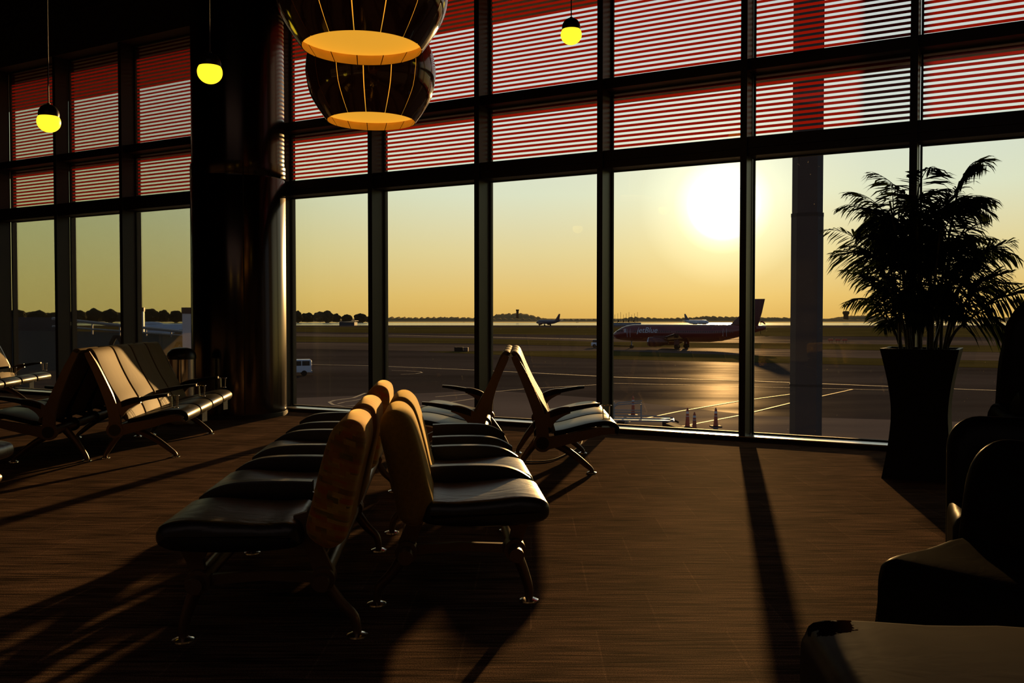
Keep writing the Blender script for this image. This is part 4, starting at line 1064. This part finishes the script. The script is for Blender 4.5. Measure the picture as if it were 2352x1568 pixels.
# boarding bridge and posts at the left
jb = thing('boarding_bridge', 'dark grey boarding bridge outside the left windows', 'boarding bridge', (0, 0, 0), 0)
def quadbar(p0, p1, dz0, dz1, th):
    d = (p1 - p0).normalized(); n = Vector((-d.y, d.x, 0)) * th / 2
    r0 = [p0 + n + Vector((0, 0, dz0)), p0 - n + Vector((0, 0, dz0)), p0 - n + Vector((0, 0, dz1)), p0 + n + Vector((0, 0, dz1))]
    r1 = [v + (p1 - p0) for v in r0]
    return [r0, r1]
a0, a1 = PY(-260, 752, 31), PY(475, 768, 40)
obj('tunnel', MB().loft(quadbar(a0, a1, -3.0, 0, 3.0)), M['bridge'], jb)
b0, b1 = PY(-260, 724, 33.5), PY(135, 729, 36.5)
obj('roof_unit', MB().loft(quadbar(b0, b1, -1.0, 0, 2.0)), M['bridge_dark'], jb)
c0, c1 = PY(120, 731, 33), PY(475, 767.5, 38.4)
obj('handrail', MB().tube([c0, c1], .055, 8).tube([c0 + Vector((0, 0, -.28)), c1 + Vector((0, 0, -.12))], .035, 8), M['grey_paint'], jb)
rp2 = MB()
for i in range(6):
    q = c0.lerp(c1, .06 + i * .17); rp2.tube([q, q + Vector((0, 0, -.5 + .06 * i))], .03, 6)
obj('rail_posts', rp2, M['grey_paint'], jb)
lg = MB()
for u in (.15, .85):
    q = a0.lerp(a1, u); lg.tube([(q.x, q.y, GZ), (q.x, q.y, q.z - 2.9)], .35, 16)
obj('support_leg', lg, M['grey_paint'], jb)
for x, xr_, y0, lab in ((430, 441, 706, 'pale square post with a brown cap next to the column'), (323, 332, 706, 'pale square post with a brown cap above the sunlit bench')):
    q0 = PY(x, y0, 27 if x > 400 else 43); w_ = (23 if x > 400 else 16) * q0.y / FP
    pp = thing('capped_post', lab, 'post', (q0.x, q0.y, GZ), R(12), 'pale capped posts by the boarding bridge')
    H_ = q0.z - GZ
    obj('shaft', MB().box((0, 0, (H_ - .18) / 2), (w_ * .86, w_ * .86, H_ - .18)), M['white_paint'], pp)
    obj('cap', MB().box((0, 0, H_ - .09), (w_, w_, .18)), M['brown_cap'], pp)
for x, y, D, lab in ((268, 772, 29.2, 'black hose loop hanging on the boarding bridge, left one'), (413, 786, 32.5, 'black hose loop hanging on the boarding bridge beside the bin')):
    q = PY(x, y, D); mb = MB()
    mb.tube([(-.22, 0, -.55), (-.17, 0, -.2), (-.06, 0, -.02), (.06, 0, -.02), (.16, 0, -.2), (.2, 0, -.55)], .075, 10)
    mb.v = [v + q for v in mb.v]; obj('hose_loop', mb, M['rubber'], jb)

# ------------------------------------------------------------------ sun, sky, camera
SD = ray(1662, 470).normalized()
su = bpy.data.lights.new('sun', 'SUN'); su.energy = 9.0; su.angle = R(.7); su.color = (1, .57, .20)
so = bpy.data.objects.new('sun', su); C.objects.link(so); so.rotation_euler = SD.to_track_quat('Z', 'Y').to_euler(); so.location = (4, 12, 9)

al = bpy.data.lights.new('hall_fill_light', 'AREA'); al.shape = 'RECTANGLE'; al.size = 9; al.size_y = 5; al.energy = 24; al.color = (1, .74, .66)  # unseen broad fill lamp, added behind the viewer to lift the shadows
ao = bpy.data.objects.new('hall_fill_light', al); C.objects.link(ao); ao.location = (-1.5, -3.0, 6.3)
wd = bpy.data.worlds.new('evening_sky'); bpy.context.scene.world = wd; wd.use_nodes = True
nt = wd.node_tree; N, L = nt.nodes, nt.links; N.clear()
out = N.new('ShaderNodeOutputWorld'); bg = N.new('ShaderNodeBackground')
tc = N.new('ShaderNodeTexCoord'); nv = N.new('ShaderNodeVectorMath'); nv.operation = 'NORMALIZE'; L.new(tc.outputs['Generated'], nv.inputs[0])
sx = N.new('ShaderNodeSeparateXYZ'); L.new(nv.outputs[0], sx.inputs[0])
def math_(op, a, b=None, c=None):
    n = N.new('ShaderNodeMath'); n.operation = op
    for i, v in enumerate((a, b, c)):
        if v is None: continue
        if isinstance(v, (int, float)): n.inputs[i].default_value = v
        else: L.new(v, n.inputs[i])
    return n.outputs[0]
def s2l(c): return tuple(((v / 255 / 12.92) if v / 255 < .04045 else ((v / 255 + .055) / 1.055) ** 2.4) for v in c)
def ramp(fac, stops):
    n = N.new('ShaderNodeValToRGB'); e = n.color_ramp.elements
    e[0].position = stops[0][0]; e[0].color = (*stops[0][1], 1); e[1].position = stops[-1][0]; e[1].color = (*stops[-1][1], 1)
    for p, c in stops[1:-1]:
        q = e.new(p); q.color = (*c, 1)
    L.new(fac, n.inputs['Fac']); return n.outputs['Color']
el = math_('ARCSINE', sx.outputs['Z']); eln = math_('MULTIPLY', el, 1 / R(45))      # 0..1 over 45 degrees
far = ramp(eln, [(0, s2l((204, 180, 98))), (.05, s2l((206, 190, 112))), (.11, s2l((202, 198, 132))), (.19, s2l((194, 203, 156))), (.30, s2l((192, 200, 176))), (.6, s2l((120, 132, 130))), (1, s2l((70, 82, 94)))])
near = ramp(eln, [(0, s2l((228, 180, 92))), (.03, s2l((236, 196, 112))), (.09, s2l((235, 216, 156))), (.17, s2l((228, 232, 202))), (.27, s2l((216, 226, 216))), (.42, s2l((202, 210, 208))), (.7, s2l((140, 150, 156))), (1, s2l((86, 98, 112)))])
dt = N.new('ShaderNodeVectorMath'); dt.operation = 'DOT_PRODUCT'; L.new(nv.outputs[0], dt.inputs[0]); dt.inputs[1].default_value = SD
an = math_('ARCCOSINE', math_('MINIMUM', dt.outputs['Value'], .9999999)); deg = math_('MULTIPLY', an, 180 / PI)
mr = N.new('ShaderNodeMapRange'); mr.interpolation_type = 'SMOOTHSTEP'; mr.inputs['From Min'].default_value = 44; mr.inputs['From Max'].default_value = 12
mr.inputs['To Min'].default_value = 0; mr.inputs['To Max'].default_value = 1; L.new(deg, mr.inputs['Value'])
mx = N.new('ShaderNodeMixRGB'); L.new(mr.outputs['Result'], mx.inputs[0]); L.new(far, mx.inputs[1]); L.new(near, mx.inputs[2])
opp = ramp(eln, [(0, s2l((112, 110, 118))), (.2, s2l((112, 122, 138))), (.5, s2l((96, 112, 134))), (1, s2l((70, 86, 112)))])
m2 = N.new('ShaderNodeMapRange'); m2.interpolation_type = 'SMOOTHSTEP'; m2.inputs['From Min'].default_value = 48; m2.inputs['From Max'].default_value = 80; L.new(deg, m2.inputs['Value'])
mx0 = mx; mx = N.new('ShaderNodeMixRGB'); L.new(m2.outputs['Result'], mx.inputs[0]); L.new(mx0.outputs[0], mx.inputs[1]); L.new(opp, mx.inputs[2])
gl = ramp(math_('DIVIDE', deg, 12), [(0, (2.5, 2.4, 1.8)), (.14, (2.0, 1.9, 1.3)), (.185, (.75, .7, .45)), (.25, (.34, .30, .17)), (.42, (.13, .095, .03)), (.7, (.03, .02, .004)), (1, (0, 0, 0))])
ad = N.new('ShaderNodeMixRGB'); ad.blend_type = 'ADD'; ad.inputs[0].default_value = 1; L.new(mx.outputs[0], ad.inputs[1]); L.new(gl, ad.inputs[2])
L.new(ad.outputs[0], bg.inputs['Color']); bg.inputs['Strength'].default_value = 1.
L.new(bg.outputs[0], out.inputs['Surface'])

cam = bpy.data.cameras.new('camera'); co = bpy.data.objects.new('camera', cam); C.objects.link(co)
cam.sensor_width = 36; cam.sensor_fit = 'HORIZONTAL'; cam.lens = 36 * FP / 2352; cam.clip_end = 9000; cam.clip_start = .05
co.location = (0, 0, EYE); co.rotation_euler = (PI / 2 - PITCH, 0, 0)
sc = bpy.context.scene; sc.camera = co
sc.view_settings.view_transform = 'Standard'; sc.view_settings.look = 'None'; sc.view_settings.gamma = 1; sc.view_settings.use_curve_mapping = False
sc.view_settings.exposure = 0.
try:
    sc.cycles.use_denoising = True; sc.cycles.transparent_max_bounces = 24; sc.cycles.max_bounces = 8
    sc.cycles.sample_clamp_indirect = 4
except Exception: pass
